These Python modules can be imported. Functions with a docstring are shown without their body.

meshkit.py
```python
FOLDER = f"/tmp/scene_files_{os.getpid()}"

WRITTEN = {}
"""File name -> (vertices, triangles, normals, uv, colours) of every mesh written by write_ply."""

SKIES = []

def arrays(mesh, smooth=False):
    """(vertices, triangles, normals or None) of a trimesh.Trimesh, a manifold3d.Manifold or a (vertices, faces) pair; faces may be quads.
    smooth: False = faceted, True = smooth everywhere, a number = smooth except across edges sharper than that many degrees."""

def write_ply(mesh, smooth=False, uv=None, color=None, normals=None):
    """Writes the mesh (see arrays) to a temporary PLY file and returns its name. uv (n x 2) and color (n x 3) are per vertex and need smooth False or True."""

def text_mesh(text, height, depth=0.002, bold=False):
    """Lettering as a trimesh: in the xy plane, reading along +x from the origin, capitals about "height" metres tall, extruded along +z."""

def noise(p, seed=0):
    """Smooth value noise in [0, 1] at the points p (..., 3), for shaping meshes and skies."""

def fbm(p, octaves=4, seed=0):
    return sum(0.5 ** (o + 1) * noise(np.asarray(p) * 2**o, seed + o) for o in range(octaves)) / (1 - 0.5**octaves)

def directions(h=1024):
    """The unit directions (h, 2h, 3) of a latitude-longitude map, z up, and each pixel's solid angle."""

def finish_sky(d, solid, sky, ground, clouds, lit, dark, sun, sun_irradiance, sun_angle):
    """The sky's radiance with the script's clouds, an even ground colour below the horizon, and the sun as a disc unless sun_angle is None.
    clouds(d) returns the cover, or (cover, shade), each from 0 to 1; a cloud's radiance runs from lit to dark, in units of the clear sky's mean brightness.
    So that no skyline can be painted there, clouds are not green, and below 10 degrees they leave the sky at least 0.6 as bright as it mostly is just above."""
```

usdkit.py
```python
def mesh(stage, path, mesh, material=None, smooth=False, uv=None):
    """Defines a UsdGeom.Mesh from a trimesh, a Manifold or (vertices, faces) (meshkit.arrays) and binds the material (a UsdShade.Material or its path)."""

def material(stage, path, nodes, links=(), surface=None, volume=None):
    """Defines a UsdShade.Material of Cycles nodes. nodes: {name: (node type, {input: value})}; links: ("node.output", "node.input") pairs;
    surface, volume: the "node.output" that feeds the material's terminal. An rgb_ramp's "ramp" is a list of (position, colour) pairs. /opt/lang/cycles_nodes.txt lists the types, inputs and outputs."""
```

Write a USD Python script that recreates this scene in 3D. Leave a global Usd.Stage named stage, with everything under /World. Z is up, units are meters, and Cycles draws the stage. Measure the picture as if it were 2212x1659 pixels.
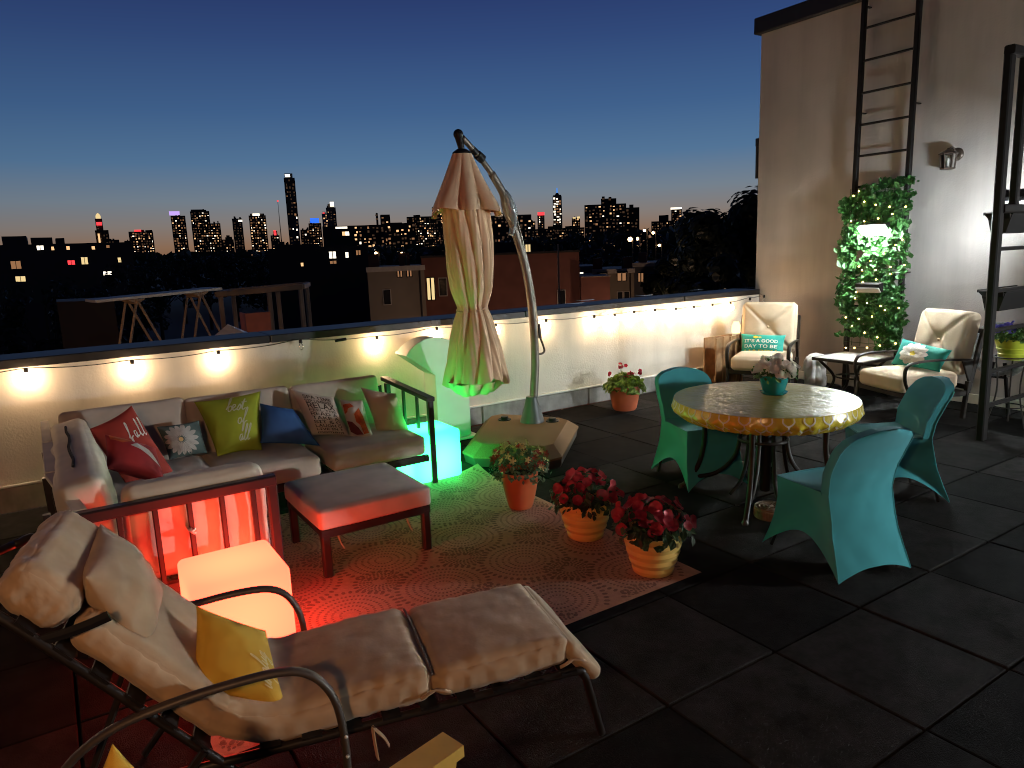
import math, random
import numpy as np, trimesh, meshkit, usdkit
from pxr import Usd, UsdGeom, UsdLux, UsdShade, Gf, Sdf, Vt
import shapely.geometry as sg

stage = Usd.Stage.CreateInMemory()
UsdGeom.SetStageUpAxis(stage, UsdGeom.Tokens.z)
UsdGeom.SetStageMetersPerUnit(stage, 1.0)
world = UsdGeom.Xform.Define(stage, '/World')
stage.SetDefaultPrim(world.GetPrim())
UsdGeom.Scope.Define(stage, '/World/Looks')
rng = np.random.default_rng(7)
random.seed(7)
A = np.array

# ------------------------------------------------------------------ camera
F, PITCH, ROLL, YAW, HEIGHT = 1547.045, 0.184325, -0.0388268, 0.571153, 1.75
CX, CY = 1106.0, 829.5                      # the picture as 2212 x 1659 units
cp, sp = math.cos(PITCH), math.sin(PITCH)
fw = A([math.sin(YAW) * cp, math.cos(YAW) * cp, -sp])
r0 = A([math.cos(YAW), -math.sin(YAW), 0.0]); u0 = np.cross(r0, fw)
rt = math.cos(ROLL) * r0 + math.sin(ROLL) * u0
up = -math.sin(ROLL) * r0 + math.cos(ROLL) * u0
EYE = A([0, 0, HEIGHT])
cam = UsdGeom.Camera.Define(stage, '/World/camera')
m = Gf.Matrix4d(*rt, 0, *up, 0, *(-fw), 0, *EYE, 1)
cam.AddTransformOp().Set(m)
cam.CreateHorizontalApertureAttr(36.0); cam.CreateVerticalApertureAttr(27.0)
cam.CreateFocalLengthAttr(36.0 * F / 2212.0)
cam.CreateClippingRangeAttr(Gf.Vec2f(0.05, 30000))
cam.CreateExposureAttr(0.3)

# ------------------------------------------------------------------ sky (dusk, sun below the horizon)
SUN_ROT = math.atan2(0.35, 1.0)
dome = UsdLux.DomeLight.Define(stage, '/World/sky')
dome.GetPrim().SetCustomDataByKey('label', 'deep blue dusk sky with a faint warm glow low over the skyline')
dome.GetPrim().SetCustomDataByKey('category', 'sky')
dome.GetPrim().SetCustomDataByKey('kind', 'structure')
sky = usdkit.material(stage, '/World/Looks/sky', {
    'tc': ('texture_coordinate', {}), 'xyz': ('separate_xyz', {}),
    'el': ('map_range', {'from_min': -0.03, 'from_max': 0.47, 'to_min': 0.0, 'to_max': 1.0, 'clamp': True}),
    'ramp': ('rgb_ramp', {'ramp': [(0.0, (.060, .028, .020)), (0.06, (.200, .092, .050)), (0.10, (.225, .132, .082)), (0.15, (.195, .170, .158)),
                                   (0.21, (.145, .185, .230)), (0.30, (.070, .148, .265)), (0.42, (.041, .100, .225)), (0.58, (.0245, .056, .165)), (0.72, (.0150, .0290, .115)), (0.84, (.0105, .0175, .078)), (1.0, (.0050, .0070, .034))]}),
    'az': ('map_range', {'from_min': -0.6, 'from_max': 0.95, 'to_min': 1.36, 'to_max': 9.3, 'clamp': True}),
    'sx': ('math', {'math_type': 'multiply', 'value2': 0.66}), 'sy': ('math', {'math_type': 'multiply_add', 'value2': 0.75}),
    'gain': ('mix_color', {'blend_type': 'multiply', 'fac': 1.0, 'use_clamp': False, 'use_clamp_result': False}),
    'gc': ('combine_xyz', {}),
    'st': ('sky_texture', {'sky_type': 'single_scattering', 'sun_disc': False, 'sun_elevation': -0.06, 'sun_rotation': SUN_ROT, 'altitude': 50.0}),
    'add': ('mix_color', {'blend_type': 'add', 'fac': 0.2, 'use_clamp': False, 'use_clamp_result': False}),
    'bg': ('background_shader', {'strength': 0.1})},
    [('tc.generated', 'xyz.vector'), ('xyz.z', 'el.value'), ('el.result', 'ramp.fac'), ('xyz.x', 'sx.value1'), ('xyz.y', 'sy.value1'), ('sx.value', 'sy.value3'), ('sy.value', 'az.value'),
     ('az.result', 'gc.x'), ('az.result', 'gc.y'), ('az.result', 'gc.z'), ('ramp.color', 'gain.a'), ('gc.vector', 'gain.b'),
     ('gain.result', 'add.a'), ('st.color', 'add.b'), ('add.result', 'bg.color')], surface='bg.background')
UsdShade.MaterialBindingAPI.Apply(dome.GetPrim()).Bind(sky)

# ------------------------------------------------------------------ helpers: from the picture to the place
def ray(u, v): return fw + ((u - CX) * rt - (v - CY) * up) / F
def G(u, v, z=0.0): d = ray(u, v); return EYE + d * (z - HEIGHT) / d[2]
def PY(u, v, y): d = ray(u, v); return EYE + d * y / d[1]
def PX(u, v, x): d = ray(u, v); return EYE + d * x / d[0]
def PLN(u, v, p, n): d = ray(u, v); n = A(n, float); return EYE + d * (n @ (A(p, float) - EYE)) / (n @ d)
FH = A([fw[0], fw[1], 0]) / math.hypot(fw[0], fw[1])
def AT(u, v, p): return PLN(u, v, p, FH)
def FAR(u, v, dist): d = ray(u, v); return EYE + d * dist / (d @ FH)

# ------------------------------------------------------------------ helpers: scene tree
used = {}
def numbered(parent, name):
    k = parent + '/' + name
    n = used.get(k, 0); used[k] = n + 1
    return k if n == 0 else f'{k}_{n:03d}'
class Thing:
    def __init__(s, prim, off): s.prim, s.off = prim, A(off, float)
    @property
    def path(s): return str(s.prim.GetPath())
def keys(prim, **kw):
    for k, v in kw.items():
        if v: prim.SetCustomDataByKey(k, v)
def thing(name, label, cat, loc=(0, 0, 0), rz=0.0, group=None, kind=None, local=False):
    """An Xform at the thing's base. Unless local, the meshes of its parts are given in world coordinates (rz must be 0)."""
    x = UsdGeom.Xform.Define(stage, numbered('/World', name))
    x.AddTranslateOp().Set(Gf.Vec3d(*map(float, loc)))
    if rz: x.AddRotateZOp().Set(math.degrees(rz))
    keys(x.GetPrim(), label=label, category=cat, group=group, kind=kind)
    return Thing(x.GetPrim(), (0, 0, 0) if local else loc)
def part(parent, name, mesh, mat, smooth=False, label=None, kind=None):
    v, f = (mesh.vertices, mesh.faces) if isinstance(mesh, trimesh.Trimesh) else mesh
    v = np.asarray(v, float) - parent.off
    p = usdkit.mesh(stage, numbered(parent.path, name), trimesh.Trimesh(v, np.asarray(f), process=False), mat, smooth)
    keys(p.GetPrim(), label=label, kind=kind)
    return Thing(p.GetPrim(), parent.off)
def single(name, mesh, mat, label, cat, smooth=False, group=None, kind=None):
    p = usdkit.mesh(stage, numbered('/World', name), mesh, mat, smooth)
    keys(p.GetPrim(), label=label, category=cat, group=group, kind=kind)
    return Thing(p.GetPrim(), (0, 0, 0))
def copy_of(src, loc, rz=0.0, label=None, scale=None):
    name = src.prim.GetName()
    x = UsdGeom.Xform.Define(stage, numbered('/World', name))
    x.AddTranslateOp().Set(Gf.Vec3d(*map(float, loc))); 
    # the referenced ops are replaced by this prim's own
    if rz: x.AddRotateZOp().Set(math.degrees(rz))
    if scale: x.AddScaleOp().Set(Gf.Vec3f(*scale))
    x.GetPrim().GetReferences().AddInternalReference(src.prim.GetPath()); x.GetPrim().SetInstanceable(True)
    c = src.prim.GetCustomData()
    keys(x.GetPrim(), label=label or c.get('label'), category=c.get('category'), group=c.get('group'))
    return x

# ------------------------------------------------------------------ helpers: meshes
def cat(*ms):
    out = []
    for q in ms: out += list(q) if isinstance(q, (list, tuple)) else [q]
    return trimesh.util.concatenate(out)
def box(c, s, rz=0.0):
    b = trimesh.creation.box(s)
    if rz: b.apply_transform(trimesh.transformations.rotation_matrix(rz, [0, 0, 1]))
    b.apply_translation(c); return b
def cbox(c, s, ch=0.006, rz=0.0):
    """a box with chamfered edges"""
    h = A(s, float) / 2; ch = min(ch, *(h * .8)); pts = []
    for sx in (-1, 1):
        for sy in (-1, 1):
            for sz in (-1, 1):
                for k in range(3):
                    q = h.copy(); 
                    for j in range(3):
                        if j != k: q[j] -= ch
                    pts.append(q * [sx, sy, sz])
    b = trimesh.convex.convex_hull(A(pts))
    if rz: b.apply_transform(trimesh.transformations.rotation_matrix(rz, [0, 0, 1]))
    b.apply_translation(c); return b
def hull(pts): return trimesh.convex.convex_hull(A(pts, float))
def bar(p, q, w, h=None, ref=(0, 0, 1), ch=.15):
    """a beam of section w x h from p to q; h is measured along ref"""
    p, q = A(p, float), A(q, float); h = h or w
    d = q - p; L = np.linalg.norm(d); d /= L
    r = A(ref, float)
    if abs(r @ d) > .97: r = A([1., 0, 0])
    a = np.cross(d, r); a /= np.linalg.norm(a); b = np.cross(a, d)
    pts = []
    c = ch * min(w, h)
    for t in (p, q):
        for sx, sy in ((w / 2 - c, h / 2), (w / 2, h / 2 - c)):
            for i in (-1, 1):
                for j in (-1, 1): pts.append(t + a * sx * i + b * sy * j)
    return hull(pts)
def spline(pts, n=8):
    """Catmull-Rom through the points"""
    p = A(pts, float); p = np.vstack([2 * p[0] - p[1], p, 2 * p[-1] - p[-2]]); out = []
    for i in range(1, len(p) - 2):
        for t in np.arange(n) / n:
            out.append(.5 * (2 * p[i] + (p[i + 1] - p[i - 1]) * t + (2 * p[i - 1] - 5 * p[i] + 4 * p[i + 1] - p[i + 2]) * t * t + (3 * p[i] - p[i - 1] - 3 * p[i + 1] + p[i + 2]) * t ** 3))
    out.append(p[-2]); return A(out)
def tube(pts, r, n=8, flat=1.0, ref=None):
    """a round (or flattened) tube through the points; r a number or one per point"""
    p = A(pts, float); k = len(p); r = np.broadcast_to(A(r, float), (k,))
    t = np.gradient(p, axis=0); t /= np.linalg.norm(t, axis=1, keepdims=True) + 1e-12
    a = A(ref, float) if ref is not None else (A([0, 0, 1.]) if abs(t[0][2]) < .9 else A([1., 0, 0]))
    V = []
    for i in range(k):
        if ref is not None: a = A(ref, float)
        a = a - (a @ t[i]) * t[i]; a /= np.linalg.norm(a) + 1e-12
        b = np.cross(t[i], a)
        th = np.linspace(0, 2 * np.pi, n, endpoint=False)
        V.append(p[i] + r[i] * (np.cos(th)[:, None] * a * flat + np.sin(th)[:, None] * b))
    V = np.vstack(V + [p[:1], p[-1:]]); Fc = []
    for i in range(k - 1):
        for j in range(n):
            a0, b0 = i * n + j, i * n + (j + 1) % n
            Fc += [[a0, b0, b0 + n], [a0, b0 + n, a0 + n]]
    for j in range(n):
        Fc += [[k * n, (j + 1) % n, j], [k * n + 1, (k - 1) * n + j, (k - 1) * n + (j + 1) % n]]
    return trimesh.Trimesh(V, Fc, process=False)
def lathe(prof, n=28, c=(0, 0, 0), arc=None):
    p = A(prof, float); th = np.linspace(0, 2 * np.pi, n, endpoint=False); V = []; Fc = []
    for r, z in p: V.append(np.c_[r * np.cos(th), r * np.sin(th), np.full(n, z)])
    V = np.vstack(V) + A(c, float)
    for i in range(len(p) - 1):
        for j in range(n):
            a0, b0 = i * n + j, i * n + (j + 1) % n
            Fc += [[a0, b0, b0 + n], [a0, b0 + n, a0 + n]]
    return trimesh.Trimesh(V, Fc, process=False)
def cyl(p, q, r, n=12): return tube([p, q], r, n)
def sph(c, r, sub=2):
    s = trimesh.creation.icosphere(sub, r); s.apply_translation(c); return s
def extr(poly, h, o=(0, 0, 0), ex=(1, 0, 0), ey=(0, 1, 0)):
    """extrude a 2D outline (in axes ex, ey from o) by h along ex x ey"""
    e = trimesh.creation.extrude_polygon(poly if hasattr(poly, 'exterior') else sg.Polygon(poly), h, engine='earcut')
    ex, ey = A(ex, float), A(ey, float); ez = np.cross(ex, ey)
    v = e.vertices; e.vertices = A(o, float) + v[:, :1] * ex + v[:, 1:2] * ey + v[:, 2:] * ez
    return e
def grid(P):
    """a sheet from an (a, b, 3) array"""
    a, b = P.shape[:2]; i = np.arange(a * b).reshape(a, b)
    q = np.stack([i[:-1, :-1], i[1:, :-1], i[1:, 1:], i[:-1, 1:]], -1).reshape(-1, 4)
    return trimesh.Trimesh(P.reshape(-1, 3), np.vstack([q[:, [0, 1, 2]], q[:, [0, 2, 3]]]), process=False)
def rotz(mesh, a, about=(0, 0, 0)):
    mesh.apply_transform(trimesh.transformations.rotation_matrix(a, [0, 0, 1], about)); return mesh
_cube = {}
def unitcube(n):
    if n not in _cube:
        t = np.linspace(-1, 1, n + 1); u, v = np.meshgrid(t, t, indexing='ij'); V = []; Fc = []
        i = np.arange((n + 1) ** 2).reshape(n + 1, n + 1)
        q = np.stack([i[:-1, :-1], i[1:, :-1], i[1:, 1:], i[:-1, 1:]], -1).reshape(-1, 4)
        for k in range(3):
            for s in (-1, 1):
                P = np.zeros(u.shape + (3,)); P[..., k] = s; P[..., (k + 1) % 3] = u; P[..., (k + 2) % 3] = v
                o = sum(len(x) for x in V); V.append(P.reshape(-1, 3)); Fc.append((q if s > 0 else q[:, ::-1]) + o)
        q = np.vstack(Fc); mm = trimesh.Trimesh(np.vstack(V), np.vstack([q[:, [0, 1, 2]], q[:, [0, 2, 3]]]), process=False)
        mm.merge_vertices(digits_vertex=6); _cube[n] = (A(mm.vertices), A(mm.faces))
    return _cube[n]
def cushion(s, r=.03, puff=.02, wr=.004, seed=0, n=22, side=.008, wscale=5.0, gather=0.0, gfreq=46.0):
    """a stuffed box cushion of size s about the origin"""
    c, f = unitcube(n); c = np.sign(c) * np.abs(c) ** .8
    h = A(s, float) / 2; P = c * h; q = np.clip(P, -(h - r), h - r); d = P - q
    d = q + r * d / (np.linalg.norm(d, axis=1, keepdims=True) + 1e-9)
    b = (1 - c ** 2).clip(0)
    d[:, 2] += np.sign(c[:, 2]) * (np.abs(c[:, 2]) > .99) * puff * (b[:, 0] * b[:, 1]) ** .6
    for k in (0, 1):
        o = 1 - k
        d[:, k] += np.sign(c[:, k]) * (np.abs(c[:, k]) > .99) * side * (b[:, o] * b[:, 2]) ** .6
    if gather:                       # gathered folds along the seams of the sides
        wob = meshkit.noise(np.c_[d[:, 0] * 9 + seed, d[:, 1] * 9, d[:, 0] * 0]) * 5
        for k in (0, 1):
            o = 1 - k; edge = np.clip((np.abs(c[:, k]) - .72) / .28, 0, 1) ** 1.5
            f_ = np.sin(d[:, o] * gfreq + wob + seed) + .5 * np.sin(d[:, o] * gfreq * 2.3 + wob * 2)
            d[:, 2] -= np.sign(c[:, 2]) * gather * f_ * edge * np.clip(np.abs(c[:, 2]), .3, 1); d[:, k] += np.sign(c[:, k]) * gather * .8 * f_ * edge * (1 - c[:, 2] ** 2)
    nz = meshkit.fbm(d * wscale + seed * 7.31) - .5
    nz2 = meshkit.fbm(d * wscale * 3.1 + seed * 3.7) - .5
    nrm = d / (np.linalg.norm(d / h, axis=1, keepdims=True) * h + 1e-9)
    d += nrm / (np.linalg.norm(nrm, axis=1, keepdims=True) + 1e-9) * (wr * (nz * 2 + nz2 * .8))[:, None]
    return trimesh.Trimesh(d, f, process=False)
def place(mesh, o, ex, ey, ez):
    v = A(mesh.vertices); return trimesh.Trimesh(A(o, float) + v[:, :1] * A(ex, float) + v[:, 1:2] * A(ey, float) + v[:, 2:] * A(ez, float), mesh.faces, process=False)
def unit(v): v = A(v, float); return v / np.linalg.norm(v)

class Pillow:
    """a throw pillow stretched between four corner points (top left, top right, bottom right, bottom left) seen from the front"""
    def __init__(s, TL, TR, BR, BL, t=.13, pinch=.07, seed=0, wr=.006, chop=0.0):
        s.c = [A(x, float) for x in (TL, TR, BR, BL)]; s.t, s.pinch, s.seed, s.wr, s.chop = t, pinch, seed, wr, chop
        s.n = unit(np.cross(s.c[1] - s.c[3], s.c[0] - s.c[2]))
    def base(s, u, v):
        a, b = (u + 1) / 2, (v + 1) / 2
        return ((1 - a) * b)[..., None] * s.c[0] + (a * b)[..., None] * s.c[1] + (a * (1 - b))[..., None] * s.c[2] + ((1 - a) * (1 - b))[..., None] * s.c[3]
    def at(s, u, v, side=1.0, lift=0.0):
        u, v = np.asarray(u, float), np.asarray(v, float)
        uu = u * (1 - s.pinch * (1 - v ** 2) * np.abs(u) ** 3); vv = v * (1 - s.pinch * (1 - u ** 2) * np.abs(v) ** 3)
        P = s.base(uu, vv)
        w = np.clip((1 - u ** 2) * (1 - v ** 2), 0, 1)
        h = s.t / 2 * w ** .5 - s.chop * s.t * np.exp(-((u / .35) ** 2)) * np.clip((v - .3) / .7, 0, 1) * w ** .3
        q = np.stack([u * 2.2 + s.seed * 3.1, v * 2.2, np.full_like(u, s.seed * 1.7)], -1)
        nz = (meshkit.fbm(q.reshape(-1, 3)).reshape(u.shape) - .5) * 2
        rad = np.sin(np.arctan2(v, u) * 9 + s.seed) * (np.maximum(np.abs(u), np.abs(v)) ** 3) * .5
        h = h + s.wr * (nz * 1.6 + rad) * np.clip(w * 6, 0, 1)
        return P + side * s.n * (h + lift)[..., None]
    def mesh(s, n=26):
        t = np.sin(np.linspace(-1, 1, n + 1) * np.pi / 2); u, v = np.meshgrid(t, t, indexing='ij')
        a = grid(s.at(u, v)); b = grid(s.at(u, v, -1.0)); b.faces = b.faces[:, ::-1]
        mm = cat(a, b); mm.merge_vertices(digits_vertex=5); return mm
    def decal(s, mesh2, lift=.0035):
        """a flat mesh in (u, v) coordinates laid on the front as print"""
        mesh2 = mesh2.copy()
        for _ in range(2):
            e = mesh2.vertices[mesh2.edges_unique]; 
            if len(mesh2.faces) < 3000 and np.linalg.norm(e[:, 0] - e[:, 1], axis=1).max() > .12:
                mesh2 = mesh2.subdivide()
        v = mesh2.vertices; return trimesh.Trimesh(s.at(v[:, 0], v[:, 1], 1.0, lift), mesh2.faces, process=False)
def flat(poly):
    v, f = trimesh.creation.triangulate_polygon(poly, engine='earcut'); return trimesh.Trimesh(np.c_[v, np.zeros(len(v))], f, process=False)
def stroke(paths, w):
    return cat(*[flat(g) for g in _polys(sg.MultiLineString([sg.LineString(p) for p in paths]).buffer(w / 2, quad_segs=3).simplify(w * .08))])
def _polys(g): return list(getattr(g, 'geoms', [g]))
SCRIPT = {  # simple handwriting strokes on a unit em
 'b': [[(0, .15), (.2, .6), (.28, 1.0), (.2, 1.05), (.14, .6), (.12, .05), (.25, 0), (.36, .16), (.3, .36), (.16, .3)]],
 'e': [[(0, .1), (.22, .28), (.22, .42), (.1, .42), (.06, .18), (.16, 0), (.32, .1)]],
 's': [[(0, .05), (.18, .42), (.24, .2), (.14, 0), (.04, .04)]],
 't': [[(.0, .1), (.18, .8), (.1, .1), (.2, 0), (.3, .1)], [(.02, .55), (.3, .58)]],
 'o': [[(.22, .4), (.08, .36), (.04, .12), (.16, 0), (.28, .16), (.24, .36), (.18, .4)]],
 'f': [[(0, .1), (.22, .6), (.3, 1.0), (.2, 1.0), (.12, .3), (.04, -.45), (.12, -.4), (.18, .05), (.34, .16)]],
 'a': [[(.26, .4), (.1, .38), (.04, .14), (.14, 0), (.26, .3), (.24, .05), (.36, .08)]],
 'l': [[(0, .1), (.2, .6), (.26, 1.0), (.18, 1.02), (.1, .4), (.12, .02), (.28, .1)]],
 'u': [[(.02, .4), (.06, .06), (.16, .04), (.26, .4), (.26, .06), (.38, .1)]],
 'n': [[(.02, .4), (.06, .0), (.1, .3), (.2, .42), (.26, .3), (.26, .04), (.38, .1)]],
 'p': [[(.02, .4), (.08, .1), (.0, -.5), (.1, .3), (.22, .42), (.3, .2), (.2, .0), (.08, .08)]],
 'g': [[(.26, .4), (.08, .36), (.06, .1), (.18, .04), (.26, .36), (.24, -.4), (.1, -.46), (.06, -.3), (.36, .1)]],
}
def script(word, x, y, em, slant=.25, w=.03, gap=.0):
    """handwritten word from (x, y): a flat mesh"""
    paths = []; cx = x
    for ch in word:
        for p in SCRIPT[ch]:
            q = spline(p, 5); paths.append([(cx + em * (a + slant * b), y + em * b) for a, b in q])
        cx += em * ({'l': .26, 't': .28, 's': .27}.get(ch, .34) + gap)
    return stroke(paths, w)
def caps(text, x, y, h, width=None, bold=True, shear=0.0):
    """printed capitals as a flat mesh starting at (x, y), squeezed to width if given"""
    mm = meshkit.text_mesh(text, h, depth=h * .1, bold=bold); v = A(mm.vertices)
    keep = (np.abs(v[mm.faces][:, :, 2] - v[:, 2].max()) < 1e-6).all(1)
    f = mm.faces[keep]; w0 = v[:, 0].max()
    v[:, 0] *= (width / w0 if width else 1); v = np.c_[x + v[:, 0] + shear * v[:, 1], y + v[:, 1], np.zeros(len(v))]
    return trimesh.Trimesh(v, f, process=True)
def petal(cx, cy, ang, L, w, r0=.0, asp=1.0):
    t = np.linspace(0, 1, 10); hw = w * np.sin(np.pi * np.clip(t, 0, 1) ** 1.5) ** .6
    c, s = math.cos(ang), math.sin(ang); pts = []
    for sgn in (1, -1):
        for tt, hh in (zip(t, hw) if sgn > 0 else zip(t[::-1], hw[::-1])):
            a, b = r0 + tt * (L - r0), sgn * hh; pts.append((cx + (a * c - b * s) * asp, cy + a * s + b * c))
    return flat(sg.Polygon(pts).buffer(0)) if sg.Polygon(pts).buffer(0).geom_type == 'Polygon' else flat(max(_polys(sg.Polygon(pts).buffer(0)), key=lambda g: g.area))
def disc2(cx, cy, r, asp=1.0, n=16):
    th = np.linspace(0, 2 * np.pi, n, endpoint=False); return flat(sg.Polygon(np.c_[cx + r * np.cos(th) * asp, cy + r * np.sin(th)]))
def leaves(c, nrm, size, seed=1, long=1.35, fold=.25):
    """leaf-shaped folded faces: one per centre"""
    g = np.random.default_rng(seed); c = A(c, float); k = len(c); nrm = A(nrm, float)
    nrm = nrm / (np.linalg.norm(nrm, axis=1, keepdims=True) + 1e-9)
    a = g.normal(size=(k, 3)); a -= (a * nrm).sum(1, keepdims=True) * nrm; a /= np.linalg.norm(a, axis=1, keepdims=True) + 1e-9
    b = np.cross(nrm, a); s = (A(size, float) * g.uniform(.7, 1.25, k))[:, None]
    tpl = [(0, -.5 * long, 0), (.42, -.12, fold), (.34, .22, fold * .8), (0, .5 * long, 0), (-.34, .22, fold * .8), (-.42, -.12, fold)]
    V = np.stack([c + s * (x * b + y * a + z * nrm * .5) for x, y, z in tpl], 1).reshape(-1, 3)
    tri = A([[0, 1, 2], [0, 2, 3], [0, 3, 4], [0, 4, 5]])
    return trimesh.Trimesh(V, (np.arange(k)[:, None, None] * 6 + tri).reshape(-1, 3), process=False)
def flower(c, d, r, petals=5, depth=.35, star=.0, n=4, notch=.16):
    """a trumpet-like blossom opening towards d"""
    d = unit(d); a = unit(np.cross(d, [.3, .5, .81])); b = np.cross(d, a); V = [A(c, float) - d * r * depth]; Fc = []
    k = petals * n
    for ring, (rr, hh) in enumerate(((.35, -.25), (.75, .0), (1.0, .12))):
        for i in range(k):
            th = 2 * np.pi * i / k; ph = (i % n) / n
            lob = 1 - (notch + star) * (1 if i % n == 0 else 0) * (ring / 2) - star * .6 * abs(ph - .5) * ring / 2
            wob = .06 * math.sin(3 * th + c[0] * 40)
            V.append(A(c) + r * lob * rr * (math.cos(th) * a + math.sin(th) * b) + d * r * (hh * depth * 2 + wob * ring))
    for i in range(k):
        j = (i + 1) % k; Fc.append([0, 1 + i, 1 + j])
        for ring in range(2):
            o = 1 + ring * k; Fc += [[o + i, o + k + i, o + k + j], [o + i, o + k + j, o + j]]
    return trimesh.Trimesh(V, Fc, process=False)

# ------------------------------------------------------------------ materials
MATS = {}
def M(name, c, rough=.6, var=.12, scale=6.0, bump=0.0, bscale=150.0, bdist=.002, metal=0.0, spec=.5, detail=4.0, streak=0.0, nrough=.5, **kw):
    c = A(c, float); nodes = {
        'g': ('geometry', {}), 'n': ('noise_texture', {'scale': scale, 'detail': detail, 'roughness': nrough}),
        'r': ('rgb_ramp', {'ramp': [(.25, tuple(c * (1 - var))), (.75, tuple(np.minimum(c * (1 + var), .95)))]}),
        'p': ('principled_bsdf', {'roughness': rough, 'metallic': metal, 'specular_ior_level': spec, **kw})}
    links = [('g.position', 'n.vector'), ('n.fac', 'r.fac'), ('r.color', 'p.base_color')]
    if streak:                       # rain streaks running down a wall
        nodes['mp'] = ('mapping', {'mapping_type': 'point', 'scale': (2.6, 2.6, .30)}); nodes['n3'] = ('noise_texture', {'scale': 1.6, 'detail': 6.0, 'roughness': .65})
        nodes['r3'] = ('rgb_ramp', {'ramp': [(.30, (1 - streak,) * 3), (.62, (1.0, 1.0, 1.0))]}); nodes['mx'] = ('mix_color', {'blend_type': 'multiply', 'fac': 1.0})
        links.remove(('r.color', 'p.base_color')); links += [('g.position', 'mp.vector'), ('mp.vector', 'n3.vector'), ('n3.fac', 'r3.fac'), ('r.color', 'mx.a'), ('r3.color', 'mx.b'), ('mx.result', 'p.base_color')]
    if bump:
        nodes['n2'] = ('noise_texture', {'scale': bscale, 'detail': 3.0}); nodes['b'] = ('bump', {'strength': bump, 'distance': bdist})
        links += [('g.position', 'n2.vector'), ('n2.fac', 'b.height'), ('b.normal', 'p.normal')]
    MATS[name] = usdkit.material(stage, '/World/Looks/' + name, nodes, links, surface='p.BSDF'); return MATS[name]
def E(name, c, s):
    MATS[name] = usdkit.material(stage, '/World/Looks/' + name, {'e': ('emission', {'color': c, 'strength': s})}, [], surface='e.emission'); return MATS[name]
def LEAF(name, c, var=.35, scale=30.0, trans=.3):
    c = A(c, float)
    MATS[name] = usdkit.material(stage, '/World/Looks/' + name, {
        'g': ('geometry', {}), 'n': ('noise_texture', {'scale': scale, 'detail': 2.0}),
        'r': ('rgb_ramp', {'ramp': [(.25, tuple(c * (1 - var))), (.75, tuple(c * (1 + var)))]}),
        'p': ('principled_bsdf', {'roughness': .45}), 't': ('translucent_bsdf', {}), 'm': ('mix_closure', {'fac': trans})},
        [('g.position', 'n.vector'), ('n.fac', 'r.fac'), ('r.color', 'p.base_color'), ('r.color', 't.color'), ('p.BSDF', 'm.closure1'), ('t.BSDF', 'm.closure2')], surface='m.closure')
    return MATS[name]
def GLOW(name, centre, radius, edge, core):
    """a translucent lamp shell, brighter where it lies nearer to the lamp inside"""
    MATS[name] = usdkit.material(stage, '/World/Looks/' + name, {
        'g': ('geometry', {}), 'map': ('mapping', {'mapping_type': 'point', 'location': tuple(-A(centre) / radius), 'scale': (1 / radius,) * 3}),
        'gr': ('gradient_texture', {'gradient_type': 'spherical'}), 'r': ('rgb_ramp', {'ramp': [(0.0, edge), (.22, A(edge) * .85 + A(core) * .15), (.55, A(edge) * .3 + A(core) * .7), (1.0, core)]}),
        'e': ('emission', {'strength': 1.0})}, [('g.position', 'map.vector'), ('map.vector', 'gr.vector'), ('gr.fac', 'r.fac'), ('r.color', 'e.color')], surface='e.emission')
    return MATS[name]

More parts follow.
